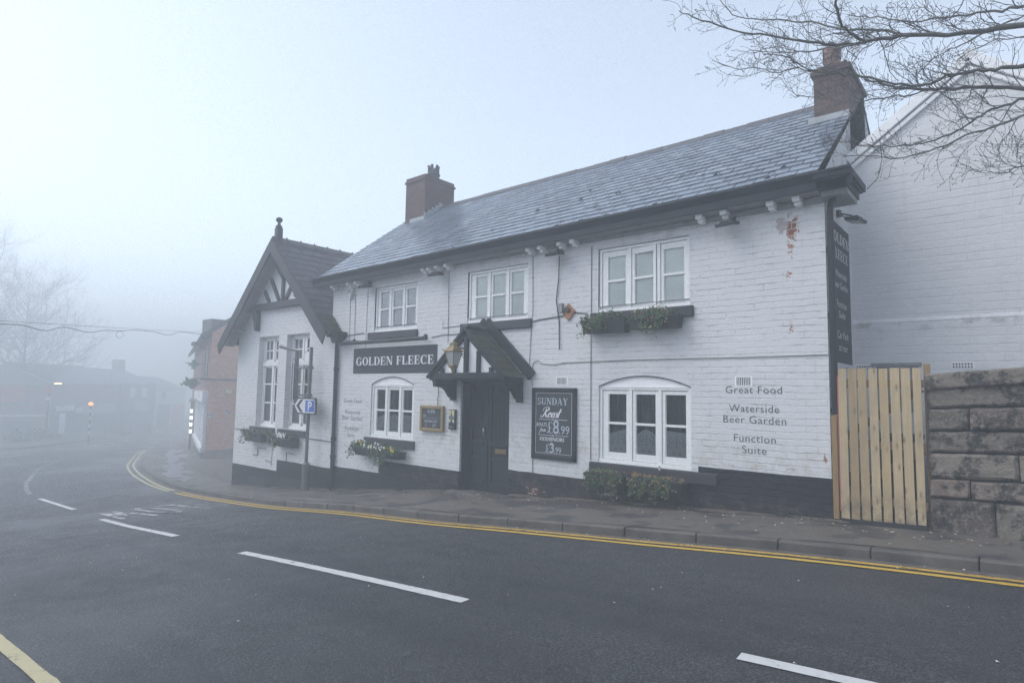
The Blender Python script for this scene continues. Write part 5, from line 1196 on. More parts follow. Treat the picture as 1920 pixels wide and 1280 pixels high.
gt = thing('wooden_gate', (-1.4, 0, .03), 'gate of new pale softwood boards between the pub and the stone wall', 'gate')
xs = [-1.885+.1195*k for k in range(8)]
for k, x in enumerate(xs):
    w = random.uniform(.093, .102) if k < 7 else .085; zb = .035+.005*k; zt = 1.975+random.uniform(-.004, .004); b = MB()
    lean = random.uniform(-.006, .006); i = len(b.v)
    b.v += [(x, -.05, zb), (x+w, -.05, zb), (x+w+lean, -.05, zt), (x+lean, -.05, zt), (x, -.028, zb), (x+w, -.028, zb), (x+w+lean, -.028, zt), (x+lean, -.028, zt)]
    for q in ((0,1,2,3), (7,6,5,4), (0,4,5,1), (1,5,6,2), (2,6,7,3), (3,7,4,0)): b.f.append(q); b.m.append(0)
    for zz in (.30, 1.0, 1.78):
        for dx in (.02, w-.02): b.box(x+dx-.004, x+dx+.004, -.0515, -.05, zz-.004+random.uniform(-.02, .02), zz+.004)
    b.build('board', timber(k), gt, bevel=.003)
b = MB()
for z in (.30, 1.0, 1.78): b.box(-1.885, -.945, -.027, .02, z-.05, z+.05)
b.beam((-1.86, .03, .34), (-.97, .03, .96), .09, .04); b.beam((-1.86, .03, 1.06), (-.97, .03, 1.72), .09, .04); b.build('rail', M['timber_old'], gt)
b = MB(); b.box(-1.985, -1.915, -.02, .06, .01, 1.36); b.build('gate_post', M['timber_old'], gt, bevel=.004)
b = MB(); b.box(-.945, -.88, .06, .12, .05, 2.03); b.build('gate_post', M['timber_old'], gt)
b = MB(); b.box(-1.902, -1.893, -.02, .0, .12, 1.88); b.build('red_strip', M['red'], gt)
b = MB(); b.box(-1.88, -.93, -.04, -.02, -.02, .065); b.build('rubber_skirt', M['trough'], gt)
# dark clutter in the passage behind the gate
bn = MB(); bn.box(-1.6, -1.12, .75, 1.3, .05, 1.02); bn.box(-1.63, -1.09, .72, 1.33, 1.02, 1.10); bn.tube([(-1.6, 1.36, .14), (-1.12, 1.36, .14)], .09, 10)
tag(bn.build('wheelie_bin', M['blackmatt'], bevel=.03), 'dark wheelie bin behind the gaps of the wooden gate', 'bin')

# ---------------------------------------------------------------- rough stone wall
sw = thing('stone_wall', (1.5, .1, .1), 'weathered dark gritstone block wall right of the wooden gate', 'wall')
def stone_mat():
    t = NT('weathered_gritstone'); g = t.n('ShaderNodeNewGeometry'); v = t.coord()
    c = t.ramp(g.outputs['Random Per Island'], [(0, (.12, .108, .092)), (.3, (.27, .23, .185)), (.5, (.06, .056, .052)), (.75, (.20, .15, .125)), (1, (.24, .215, .18))])
    n = t.noise(v, 3.4, 8, .72); m = t.noise(v, 15, 6, .75); f = t.noise(v, 60, 4, .7)
    c = t.mix(t.ramp(n.outputs[0], [(.49, 0.), (.55, .9)]), c, (.022, .022, .023))
    c = t.mix(t.ramp(m.outputs[0], [(.50, 0.), (.68, .75)]), c, (.34, .295, .24))
    c = t.mix(t.ramp(f.outputs[0], [(.6, 0.), (.85, .6)]), c, (.24, .22, .19))
    c = t.mix(t.ramp(t.noise(v, 25, 3).outputs[0], [(.74, 0.), (.76, .8)]), c, (.38, .37, .32))
    t.set(Base_Color=c, Roughness=.85); t.bump(t.math('ADD', m.outputs[0], t.math('MULTIPLY', f.outputs[0], .5)), .9, .02); return t.mat
M['stone'] = stone_mat()
def block(b, x0, x1, y0, y1, z0, z1, sl=0., nx=22, nz=10, amp=.020, seed=0):
    """rough block: rounded rectangular front displaced by noise"""
    i = len(b.v)
    for j in range(nz+1):
        for k in range(nx+1):
            u, w = k/nx, j/nz; x = x0+(x1-x0)*u; z = z0+(z1-z0)*w + sl*(x-x0)
            e = min(u*(x1-x0), (1-u)*(x1-x0), w*(z1-z0), (1-w)*(z1-z0)); rd = max(0, 1-e/.022)**2*.03
            nn = noise.noise(Vector((x*3.1+seed, z*3.3, seed*1.7)))*amp*.8 + noise.noise(Vector((x*11+seed, z*11, seed)))*amp*.6 + noise.noise(Vector((x*26+seed, z*26, seed)))*amp*.35
            b.v.append((x+noise.noise(Vector((z*7, x*2, seed)))*.006, y0+rd-nn, z+noise.noise(Vector((x*6, seed, z*2)))*.012))
    W = nx+1
    for j in range(nz):
        for k in range(nx): a = i+j*W+k; b.f.append((a, a+1, a+W+1, a+W)); b.m.append(0)
    n0 = len(b.v); ring = [i+k for k in range(W)] + [i+j*W+nx for j in range(1, nz+1)] + [i+nz*W+k for k in range(nx-1, -1, -1)] + [i+j*W for j in range(nz-1, 0, -1)]
    b.v += [(b.v[r][0], y1, b.v[r][2]) for r in ring]
    L = len(ring)
    for k in range(L): b.f.append((ring[k], n0+k, n0+(k+1) % L, ring[(k+1) % L])); b.m.append(0)
b = MB(); courses = [(-.1, .40), (.41, .63), (.64, .94), (.95, 1.20), (1.21, 1.47), (1.48, 1.72)]; random.seed(21)
for ci, (za, zc) in enumerate(courses):
    x = -.925; first = True
    offs_ = [.62, .40, .85, .98, .42, .95][ci]
    while x < 7.5:
        L = offs_ if first else random.uniform(.55, 1.0); first = False
        s_ = .03+.008*ci
        block(b, x+.006, x+L-.006, -.02+random.uniform(-.022, .022), .42, za+.006+(x+.92)*(.03+.008*ci), zc-.006+(x+.92)*(.03+.008*ci), s_, seed=random.random()*50); x += L
x = -.925
while x < 7.5:
    L = random.uniform(1.0, 1.3); block(b, x+.004, x+L-.004, -.06, .45, 1.705+(x+.92)*.07, 1.90+(x+.92)*.085, .078, nx=24, seed=random.random()*50); x += L
b.build('stonework', M['stone'], sw, smooth=False, fixn=True)
b = MB(); b.prism([(-.91, -.4), (7.5, -.4), (7.5, 2.42), (-.91, 1.80)], FXZ(.40), 0, .34); b.build('wall_core', M['under'], sw)
random.seed(11)

# ---------------------------------------------------------------- bare tree overhanging from the right
LIMBS = [
(0.055, 0.006,[(0.16, -1.0, 5.49), (-0.17, -1.09, 5.52), (-0.48, -1.18, 5.55), (-0.8, -1.28, 5.61), (-1.04, -1.37, 5.62), (-1.25, -1.46, 5.61), (-1.48, -1.55, 5.63), (-1.65, -1.65, 5.66), (-1.94, -1.74, 5.78), (-2.16, -1.83, 5.86), (-2.39, -1.92, 5.94), (-2.68, -2.02, 6.1), (-2.95, -2.11, 6.27), (-3.1, -2.2, 6.37)]),
(0.030, 0.006,[(-0.8, -1.35, 5.57), (-1.01, -1.27, 5.75), (-1.26, -1.18, 5.9), (-1.52, -1.1, 6.05), (-1.78, -1.02, 6.27), (-2.02, -0.93, 6.44), (-2.31, -0.85, 6.61), (-2.65, -0.77, 6.8), (-2.98, -0.68, 7.04), (-3.19, -0.6, 7.4)]),
(0.026, 0.012,[(-1.19, -1.5, 5.57), (-1.29, -1.67, 5.63), (-1.36, -1.85, 5.66), (-1.37, -2.03, 5.75), (-1.36, -2.2, 5.84)]),
(0.022, 0.005,[(-1.29, -1.6, 5.54), (-1.44, -1.48, 5.62), (-1.59, -1.37, 5.72), (-1.82, -1.25, 5.81), (-2.0, -1.13, 5.92), (-2.32, -1.02, 6.08), (-2.68, -0.9, 6.3)]),
(0.030, 0.006,[(0.17, -0.6, 5.9), (-0.01, -0.5, 5.98), (-0.25, -0.4, 6.09), (-0.49, -0.3, 6.19), (-0.72, -0.2, 6.29), (-0.98, -0.1, 6.43), (-1.23, 0.0, 6.63), (-1.46, 0.1, 6.78), (-1.68, 0.2, 6.96)]),
(0.040, 0.005,[(0.14, -0.8, 5.14), (-0.04, -0.86, 5.15), (-0.19, -0.93, 5.16), (-0.35, -0.99, 5.15), (-0.51, -1.05, 5.15), (-0.6, -1.11, 5.09), (-0.7, -1.17, 5.05), (-0.86, -1.24, 5.07), (-1.02, -1.3, 5.13), (-1.19, -1.36, 5.22), (-1.33, -1.42, 5.27), (-1.48, -1.49, 5.31), (-1.64, -1.55, 5.35), (-1.82, -1.61, 5.46), (-1.96, -1.67, 5.58), (-2.07, -1.74, 5.63), (-2.22, -1.8, 5.66)]),
(0.014, 0.004,[(-1.65, -1.5, 5.38), (-1.79, -1.56, 5.43), (-1.94, -1.61, 5.47), (-2.13, -1.67, 5.46), (-2.28, -1.73, 5.55), (-2.44, -1.79, 5.57), (-2.6, -1.84, 5.61), (-2.73, -1.9, 5.71)]),
(0.042, 0.010,[(0.14, -0.3, 5.09), (-0.08, -0.38, 5.14), (-0.29, -0.45, 5.19), (-0.48, -0.53, 5.21), (-0.72, -0.6, 5.23), (-0.89, -0.68, 5.26), (-1.06, -0.75, 5.32), (-1.2, -0.82, 5.39), (-1.32, -0.9, 5.44)]),
(0.020, 0.004,[(-0.71, -0.7, 5.18), (-0.89, -0.64, 5.21), (-1.09, -0.59, 5.26), (-1.39, -0.53, 5.34), (-1.58, -0.48, 5.42), (-1.72, -0.42, 5.48), (-1.95, -0.37, 5.61), (-2.2, -0.31, 5.74), (-2.35, -0.26, 5.9), (-2.49, -0.2, 6.15)]),
(0.030, 0.004,[(0.13, -0.5, 4.9), (-0.01, -0.57, 4.85), (-0.14, -0.65, 4.8), (-0.28, -0.72, 4.71), (-0.41, -0.79, 4.61), (-0.54, -0.86, 4.55), (-0.71, -0.94, 4.48), (-0.87, -1.01, 4.47), (-1.04, -1.08, 4.47), (-1.25, -1.15, 4.49), (-1.38, -1.23, 4.54), (-1.48, -1.3, 4.58)]),
(0.024, 0.004,[(0.11, -1.2, 4.46), (-0.12, -1.25, 4.39), (-0.36, -1.3, 4.34), (-0.51, -1.35, 4.27), (-0.67, -1.4, 4.23), (-0.83, -1.45, 4.19), (-0.99, -1.5, 4.18), (-1.19, -1.55, 4.25), (-1.45, -1.6, 4.28)]),
(0.020, 0.006,[(0.18, -0.2, 5.99), (-0.02, -0.13, 6.0), (-0.2, -0.06, 5.99), (-0.38, 0.01, 5.97), (-0.53, 0.09, 5.98), (-0.67, 0.16, 5.99), (-0.79, 0.23, 5.94), (-0.9, 0.3, 5.88)]),
(0.010, 0.004,[(-0.6, -0.7, 5.13), (-0.43, -0.8, 4.91), (-0.26, -0.9, 4.95)]),
(0.010, 0.003,[(0.19, -1.2, 3.93), (0.09, -1.25, 3.92), (0.02, -1.3, 3.91), (-0.04, -1.35, 3.87), (-0.11, -1.4, 3.85)]),
(0.010, 0.003,[(0.2, -1.2, 4.11), (0.1, -1.27, 4.02), (0.05, -1.33, 3.99), (0.05, -1.4, 4.14)]),
(0.012, 0.004,[(-1.1, -1.4, 5.7), (-1.07, -1.25, 5.61), (-1.06, -1.1, 5.49), (-1.05, -0.95, 5.42), (-0.98, -0.8, 5.35)]),
(0.012, 0.004,[(-0.3, -1.4, 5.81), (-0.37, -1.25, 5.72), (-0.51, -1.1, 5.76), (-0.65, -0.95, 6.01), (-0.79, -0.8, 6.21)]),
(0.012, 0.004,[(0.14, -1.4, 5.18), (-0.05, -1.53, 5.16), (-0.24, -1.67, 5.06), (-0.37, -1.8, 4.94)]),
(0.008, 0.003,[(-2.03, -1.0, 5.99), (-2.2, -1.1, 6.07), (-2.4, -1.2, 6.06), (-2.53, -1.3, 6.0)]),

]
tr = thing('bare_tree', (4.6, .4, .3), 'leafless tree reaching bare knobbly branches in from the right', 'tree')
TP = Vector((4.6, .45, 0))
tk = MB(); tk.tube([(4.6, .45, -.2), (4.58, .44, 1.0), (4.55, .46, 2.5), (4.5, .4, 4.2), (4.6, .35, 6.0), (4.5, .3, 8.2)], [.34, .27, .24, .20, .15, .08], 12)
tk.build('trunk', M['bark'], tr, smooth=True)
lb = MB(); tw = MB(); ntw = [0]
def grow(b, p, dirn, L, r, depth, up=.10):
    """knobbly twig that zig-zags and forks"""
    n = max(3, int(L/.055)); pts = [p]; d = dirn.normalized(); rad = [r]; kids = []
    for k in range(n):
        d = (d + Vector((random.gauss(0, .22), random.gauss(0, .22), random.gauss(0, .22)+up*.35))).normalized(); p = p + d*L/n; pts.append(p); rad.append(max(.0022, r*(1-.62*(k+1)/n)))
        if depth > 0 and random.random() < (.50 if depth > 1 else .42): kids.append((p.copy(), d.copy(), rad[-1], k/n))
    b.tube(pts, rad, 4 if r > .006 else 3, caps=False); ntw[0] += n
    b.lathe([(rad[-1]*1.5, -.006), (rad[-1]*2.2, .0), (rad[-1]*1.2, .008)], pts[-1], 3)
    for q, dd, rr_, t_ in kids:
        ax = Vector((random.gauss(0, 1), random.gauss(0, 1), random.gauss(0, 1))).normalized(); ang = random.choice((-1, 1))*random.uniform(.5, 1.15)
        nd = dd.copy(); nd.rotate(Matrix.Rotation(ang, 3, ax)); nd = (nd + Vector((0, 0, random.uniform(-.15, .35)))).normalized()
        grow(b, q, nd, L*random.uniform(.35, .65)*(1-.3*t_), rr_*.72, depth-1, up)
def catmull(P, sub=3):
    out = []
    for i in range(len(P)-1):
        a, p, q, e = P[max(i-1, 0)], P[i], P[i+1], P[min(i+2, len(P)-1)]
        for k in range(sub):
            t = k/sub; out.append(.5*((2*p)+(q-a)*t+(2*a-5*p+4*q-e)*t*t+(3*p-a-3*q+e)*t**3))
    out.append(P[-1]); return out
for r0, r1, pts in LIMBS:
    P = [Vector(p) for p in pts]
    main = P[0].x > .08
    Q = catmull(P)
    for i in range(1, len(Q)-1): Q[i] = Q[i] + Vector((random.gauss(0, .006), random.gauss(0, .01), random.gauss(0, .008)))
    n = len(Q); rad = [r0*.52+(r1-r0*.52)*(i/(n-1))**.8 for i in range(n)]; rad = [q*random.uniform(.92, 1.12) for q in rad]
    if main:
        t = Vector((4.55, .4, P[0].z*1.1-1.6+random.uniform(-.4, .4))); sg = random.uniform(-.1, .4); sy = random.uniform(-.5, .5); ext = [t + (Q[0]-t)*k/6 + Vector((0, sy*math.sin(pi*k/6), sg*math.sin(pi*k/6))) + Vector((0, random.gauss(0, .04), random.gauss(0, .05)))*(k in (1, 2, 3, 4)) for k in range(6)]
        Q2 = ext + Q; rad2 = [r0*1.3 - r0*.75*k/6 for k in range(6)] + rad
    else: Q2, rad2 = Q, rad
    lb.tube(Q2, rad2, 8 if r0 > .02 else 5)
    for i in range(len(Q2)-1):
        if Q2[i].x > 2.2: continue
        seg = Q2[i+1]-Q2[i]; frac = i/len(Q2)
        for _ in range(2 if seg.length > .09 else 1):
            if random.random() > (.66 if rad2[i] < .03 else .45): continue
            ax = Vector((random.gauss(0, 1), random.gauss(0, 1), random.gauss(0, 1))).normalized(); d = seg.normalized(); d.rotate(Matrix.Rotation(random.choice((-1, 1))*random.uniform(.4, 1.2), 3, ax))
            d = (d + Vector((-.12, 0, random.uniform(-.1, .45)))).normalized()
            grow(tw, Q2[i] + seg*random.random(), d, random.uniform(.22, .62)*(1.1-.4*frac), max(.0034, min(.007, rad2[i]*.45)), 2)
lb.build('limbs', M['bark'], tr, smooth=True); tw.build('twigs', M['twig'], tr, fixn=False)

# ---------------------------------------------------------------- pharmacy building down the street
ph = thing('corner_shop', (-34.2, 5.8, -2.3), 'red brick gabled shop with white shopfront past the pub wing', 'shop')
F0 = Vector((-34.2, 5.8, 0)); fd = Vector((-11.6, 4.32, 0)).normalized(); fn2 = Vector((-fd.y*-1, -fd.x*-1, 0)); fn2 = Vector((-fd.y, fd.x, 0)); fn2 = fn2 if fn2.y < 0 else -fn2
onf = lambda s, z, o=0.: tuple(F0 + fd*s + fn2*o + Vector((0, 0, z)))
b = MB(); b.face([(-34.2, 5.8, -3), (-34.2, 15, -3), (-34.2, 15, 4.7), (-34.2, 10.2, 7.7), (-34.2, 5.8, 4.65)]); b.build('gable_wall', M['red_brick'], ph)
b = MB(); b.face([onf(0, -3), onf(26, -5), onf(26, 4.65), onf(0, 4.65)]); b.build('wall', M['red_brick_front'], ph)
b = MB(); b.face([(-34.0, 5.25, 4.35), onf(26, 4.4, .5), tuple(Vector(onf(26, 7.8)) + Vector((1.5, 4.4, 0))), (-34.0, 10.2, 7.85)]); b.face([(-34.0, 10.2, 7.85), (-34.0, 15.4, 4.4), (-60, 24, 4.4), (-58, 19, 7.8)])
b.build('roof', M['slate_dull'], ph)
b = MB(); b.beam((-34.12, 5.2, 4.35), (-34.12, 10.2, 7.75), .22, .06, (1, 0, 0)); b.beam(onf(-.1, 4.42, .45), onf(26, 4.42, .45), .18, .14, (0, 0, 1)); b.box(-34.25, -34.1, 5.3, 15, 1.97, 2.06); b.build('verge_trim', M['barge'], ph)
b = MB(); b.box(-34.18, -34.16, 6.9, 7.0, 4.0, 5.0); b.box(-34.25, -34.19, 5.75, 15, -3, -1.85); b.build('dark_base', M['farwall'], ph)
b = MB()
def fbox(b, s0, s1, z0, z1, o0, o1, mi=0):
    i = len(b.v); b.v += [onf(s, z, o) for z in (z0, z1) for o in (o0, o1) for s in (s0, s1)]
    for q in ((0,2,3,1),(4,5,7,6),(0,1,5,4),(2,6,7,3),(0,4,6,2),(1,3,7,5)): b.f.append(tuple(i+k for k in q)); b.m.append(mi)
fbox(b, .4, 12.5, .75, 1.35, .0, .30); fbox(b, .5, .9, -2.0, .75, 0, .18); fbox(b, 12, 12.4, -2.1, .75, 0, .18); fbox(b, .5, 12.3, -2.0, -1.75, .0, .28)
for s in (3, 5.5, 8, 10.2): fbox(b, s, s+.18, -1.8, .75, 0, .15)
fbox(b, .9, 12, -1.75, .75, .02, .06)
b.build('shopfront', M['shopwhite'], ph)
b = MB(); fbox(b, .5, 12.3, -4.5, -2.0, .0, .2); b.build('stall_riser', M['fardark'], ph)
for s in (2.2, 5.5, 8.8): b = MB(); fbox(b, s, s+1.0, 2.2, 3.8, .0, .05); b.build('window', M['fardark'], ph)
b = MB(); b.box(-36.7, -35.5, 6.3, 8.4, 4.4, 5.5); b.build('dormer', M['slate_dull'], ph)
gc = thing('pharmacy_cross', (-40, 7.3, 3.0), 'green cross sign projecting from the brick corner shop', 'sign')
b = MB(); cv = Vector((-40, 7.28, 2.99)); rr_ = Matrix.Rotation(R(90+14), 3, 'Z')
b.obox(cv, (.62, .14, .21), rr_); b.obox(cv+Vector((0, 0, .205)), (.21, .14, .20), rr_); b.obox(cv-Vector((0, 0, .205)), (.21, .14, .20), rr_); b.build('cross', M['green'], gc)
b = MB(); b.tube([(-40, 6.80, 3.06), (-39.9, 7.85, 3.04)], .025, 5); b.build('arm', M['cable'], gc)
sc2 = MB(); sc2.lathe([(.10, -.12), (.16, -.08), (.16, .08), (.10, .14)], (-38, 6.42, 4.14), 10); sc2.tube([(-38, 6.42, 4.2), (-38.1, 6.9, 4.0), (-38.2, 7.2, 3.9)], .02, 4)
tag(sc2.build('wall_speaker', M['blackmatt']), 'small dark round fitting high on the brick shop front', 'lamp')
hb = thing('hanging_basket', (-39, 6.8, 1.8), 'dark hanging basket bracketed over the white shopfront', 'hanging basket')
b = MB(); b.lathe([(.05, -.3), (.25, -.1), (.30, .05)], (-39.0, 6.85, 1.75), 10); b.build('basket', M['trough'], hb)
b = MB(); random.seed(5); leafy(b, [(-39+random.uniform(-.3, .3), 6.8+random.uniform(-.35, .35), 1.85+random.uniform(-.1, .15)) for _ in range(40)], 260, .16, spread=.08); b.build('foliage', M['leaf'], hb, fixn=False)
b = MB(); b.tube([(-39, 6.85, 2.1), (-39, 7.5, 2.15)], .02, 4); b.build('bracket', M['cable'], hb)
al = MB(); al.prism([(6.72, 1.48), (7.02, 1.48), (7.05, 1.30), (6.98, 1.24), (6.76, 1.24), (6.69, 1.30)], FYZ(-34.19), 0, .12)
tag(al.build('alarm_box', M['alarm_y'], bevel=.02), 'cream alarm bell box on the red brick gable wall', 'alarm box')
for y_, z_, lab in ((5.93, .02, 'small grey notice near the corner of the red brick wall'), (6.85, .17, 'small pale notice on the red brick wall below the alarm box')):
    n_ = MB(); n_.box(-34.19, -34.15, y_-.11, y_+.11, z_-.1, z_+.12, 0); n_.box(-34.15, -34.145, y_-.1, y_+.02, z_-.08, z_+.0, 1); tag(n_.build('notice_plate', [M['soffit'], M['signwhite']]), lab, 'notice')

# overhead cable sagging across the street
oc = MB(); cp = [(-18.0, -9.9, 2.85), (-24.0, -4.99, 3.42), (-25.07, -4.27, 3.52), (-26.27, -3.37, 3.47), (-27.2, -2.61, 3.72), (-28.4, -1.53, 3.68), (-29.2, -.76, 3.87), (-30.0, .06, 3.96), (-30.8, .94, 4.11), (-31.73, 2.04, 4.18), (-32.4, 2.89, 4.12), (-33.07, 3.76, 4.39), (-34.05, 5.2, 4.42)]
oc.tube(catmull([Vector(p) for p in cp], 4), .014, 5)
a_, c_ = Vector(cp[0]), Vector(cp[-1]); oc.tube([a_+(c_-a_)*t+Vector((0, 0, .12-.25*math.sin(pi*t)+.22*math.sin(pi*t))) for t in [k/12 for k in range(13)]], .006, 4)
oc.tube([(-30.0+.0*cos(a), .06+.14*cos(a), 3.80+.15*sin(a)) for a in [2*pi*k/14 for k in range(15)]], .007, 4)
tag(oc.build('overhead_cable', M['cable']), 'sagging looped cable strung across the street at left', 'cable')

# ---------------------------------------------------------------- zebra crossing beacons, street lamp
def beacon(loc, label, globe, lit):
    t = thing('crossing_beacon', loc, label, 'beacon', 'crossing beacons'); x, y, z = loc
    H = 3.45 if globe else 3.3; b = MB(); b.tube([(x, y, z-.2), (x, y, z+H)], .06, 10); b.build('pole', M['blackmatt'], t)
    for k in range(4):
        b = MB(); zz = z+(.85 if globe else 1.25)+k*(.66 if globe else .46); b.tube([(x, y, zz), (x, y, zz+(.34 if globe else .23))], .085 if lit else .068, 10)
        b.build('white_band', M['lit_white'] if lit else M['signwhite'], t)
    b = MB(); b.lathe([(.06, 0), (.17, .05), (.21, .16), (.17, .27), (.06, .33)], (x, y, z+H), 14); b.build('globe', M['lit_orange'] if globe else M['pot'], t, smooth=True)
beacon((-64.9, 8.7, -3.74), 'black and white banded beacon with glowing orange globe at left', True, False)
beacon((-44, 8.95, -2.83), 'beacon pole with glowing white bands by the corner shopfront', False, True)
sl = thing('street_lamp', (-80, 8.9, -4.2), 'lit street lamp on a dark post before the far brick shops', 'street lamp')
b = MB(); b.tube([(-80, 8.9, -4.5), (-80, 8.9, 1.45)], .10, 8); b.tube([(-80, 8.9, 1.45), (-79.8, 9.1, 1.62), (-79.5, 9.4, 1.68)], .06, 6); b.build('post', M['blackmatt'], sl)
b = MB(); b.obox((-79.4, 9.5, 1.68), (.62, .24, .10), Matrix.Rotation(R(50), 3, 'Z')); b.build('lamp_head', M['lit_warm'], sl)
b = MB(); b.box(-79.97, -79.88, 8.5, 9.05, .6, 1.4); b.build('red_sign', M['red'], sl); b = MB(); b.box(-79.96, -79.88, 8.6, 9.1, -.1, .25); b.build('white_sign', M['signwhite'], sl)

# ---------------------------------------------------------------- shops across the junction, far in the fog
def house(name, label, cat, A, B, dep, z0, eave, ridge, wallm, hip=0., parts=()):
    """A->B is the street front (left to right seen from the road); dep metres deep"""
    A, B = Vector((A[0], A[1], 0)), Vector((B[0], B[1], 0)); u = (B-A).normalized(); n_ = Vector((-u.y, u.x, 0)); n_ = n_ if n_.x < 0 else -n_
    L = (B-A).length; P = lambda s, d_, z: tuple(A+u*s+n_*d_+Vector((0, 0, z)))
    t = thing(name, tuple(A+Vector((0, 0, z0))), label, cat, None)
    b = MB()
    for q in ([P(0, 0, z0), P(L, 0, z0), P(L, 0, eave), P(0, 0, eave)], [P(L, 0, z0), P(L, dep, z0), P(L, dep, eave), P(L, dep/2, ridge if not hip else eave), P(L, 0, eave)], [P(0, 0, z0), P(0, 0, eave), P(0, dep/2, ridge if not hip else eave), P(0, dep, eave), P(0, dep, z0)], [P(0, dep, z0), P(0, dep, eave), P(L, dep, eave), P(L, dep, z0)]): b.face(q)
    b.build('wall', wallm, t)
    b = MB(); o = .35
    for q in ([P(-o, -o, eave-.2), P(L+o, -o, eave-.2), P(L-hip, dep/2, ridge), P(hip*0, dep/2, ridge)], [P(-o, dep+o, eave-.2), P(0, dep/2, ridge), P(L-hip, dep/2, ridge), P(L+o, dep+o, eave-.2)]) + (([P(L+o, -o, eave-.2), P(L+o, dep+o, eave-.2), P(L-hip, dep/2, ridge)],) if hip else ()): b.face(q)
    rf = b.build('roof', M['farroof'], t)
    b = MB(); b.beam(P(0, dep/2, ridge+.03), P(L-hip, dep/2, ridge+.03), .28, .12, (0, 0, 1))
    if hip: b.beam(P(L-hip, dep/2, ridge+.03), P(L+o, -o, eave-.15), .2, .1, (0, 0, 1))
    b.build('ridge_tiles', M['lead'], rf)
    b = MB(); b.beam(P(-o, -o, eave-.22), P(L+o, -o, eave-.22), .14, .14, (0, 0, 1)); b.build('gutter', M['lead'], t)
    def bx(nm, s0, s1, za, zc, d0, d1, m):
        b = MB(); i = 0; b.v = [P(s, d_, z) for z in (za, zc) for d_ in (d0, d1) for s in (s0, s1)]
        for q in ((0,2,3,1),(4,5,7,6),(0,1,5,4),(2,6,7,3),(0,4,6,2),(1,3,7,5)): b.f.append(q); b.m.append(0)
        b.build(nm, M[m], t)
    for p in parts: bx(*p)
    return t, P
Z0 = -5.6
house('brick_shop', 'fog-faded red brick shop with red window panels at the far left', 'shop', (-87.72, -16.25), (-87.0, 10.43), 10, Z0, 1.82, 3.77, M['farwall'], 3.19,
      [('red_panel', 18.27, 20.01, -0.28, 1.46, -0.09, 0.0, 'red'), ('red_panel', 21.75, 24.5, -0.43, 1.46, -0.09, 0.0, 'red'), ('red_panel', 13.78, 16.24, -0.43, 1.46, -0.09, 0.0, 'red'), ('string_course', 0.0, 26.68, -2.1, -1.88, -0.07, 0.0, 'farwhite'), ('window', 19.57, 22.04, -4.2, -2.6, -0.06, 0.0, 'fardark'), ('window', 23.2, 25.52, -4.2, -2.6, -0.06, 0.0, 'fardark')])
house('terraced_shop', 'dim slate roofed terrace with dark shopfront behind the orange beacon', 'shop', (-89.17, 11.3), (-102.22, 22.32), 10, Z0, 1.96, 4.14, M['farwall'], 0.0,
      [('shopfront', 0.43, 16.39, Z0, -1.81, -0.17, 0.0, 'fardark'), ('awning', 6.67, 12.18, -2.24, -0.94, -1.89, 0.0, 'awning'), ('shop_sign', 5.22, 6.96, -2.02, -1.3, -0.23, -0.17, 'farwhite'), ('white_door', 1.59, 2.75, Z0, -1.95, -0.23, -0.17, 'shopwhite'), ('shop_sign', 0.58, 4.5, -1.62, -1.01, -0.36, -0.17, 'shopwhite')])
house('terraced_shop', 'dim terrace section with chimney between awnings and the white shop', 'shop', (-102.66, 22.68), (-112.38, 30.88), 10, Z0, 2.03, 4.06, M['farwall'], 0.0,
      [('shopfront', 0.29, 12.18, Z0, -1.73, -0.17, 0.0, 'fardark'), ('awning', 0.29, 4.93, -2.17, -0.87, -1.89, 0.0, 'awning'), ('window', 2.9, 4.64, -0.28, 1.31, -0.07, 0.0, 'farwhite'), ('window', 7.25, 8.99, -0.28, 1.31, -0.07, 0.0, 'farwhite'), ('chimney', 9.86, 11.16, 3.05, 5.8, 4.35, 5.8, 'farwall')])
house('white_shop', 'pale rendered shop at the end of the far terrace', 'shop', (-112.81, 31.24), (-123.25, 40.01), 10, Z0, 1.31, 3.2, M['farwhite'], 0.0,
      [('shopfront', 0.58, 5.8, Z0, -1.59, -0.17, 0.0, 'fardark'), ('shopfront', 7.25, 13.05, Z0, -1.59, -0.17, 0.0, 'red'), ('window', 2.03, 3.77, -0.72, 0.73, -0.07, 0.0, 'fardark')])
def board(loc, w, h, rot, label, m):
    b = MB(); b.obox(Vector(loc)+Vector((0, .12, h/2)), (w, .05, h), Matrix.Rotation(R(rot), 3, 'Z') @ Matrix.Rotation(R(8), 3, 'X')); b.obox(Vector(loc)+Vector((0, -.12, h/2)), (w, .05, h), Matrix.Rotation(R(rot), 3, 'Z') @ Matrix.Rotation(R(-8), 3, 'X'))
    tag(b.build('pavement_board', M[m]), label, 'board', 'boards outside the far shops')
board((-77.0, 14.4, -4.1), 1.4, 1.3, 65, 'pale pavement board just left of the orange beacon foot', 'soffit')
board((-81.5, 18.6, -4.25), 1.9, 1.3, 60, 'pale pavement board between the orange beacon and white shop', 'soffit')
pv_ = [((-70, .2), 'low bush on the far pavement at the left edge'), ((-71.5, 5.2), 'low rounded bush on the far pavement below the brick shop'), ((-75.5, 7.6), 'low bush beside the far street lamp foot')]
for i, ((x, y), lab) in enumerate(pv_):
    t = thing('low_bush', (x, y, G(x)), lab, 'bush', 'bushes on the far pavement'); b = MB(); random.seed(40+i)
    leafy(b, [(x+random.gauss(0, .35), y+random.gauss(0, .6), G(x)+.15+abs(random.gauss(.35, .3))) for _ in range(80)], 420, .28, spread=.12); b.build('foliage', M['leaf'], t, fixn=False)
    b = MB(); b.box(x-.5, x+.5, y-.9, y+.9, G(x)-.1, G(x)+.3); b.build('planter_tub', M['fardark'], t)
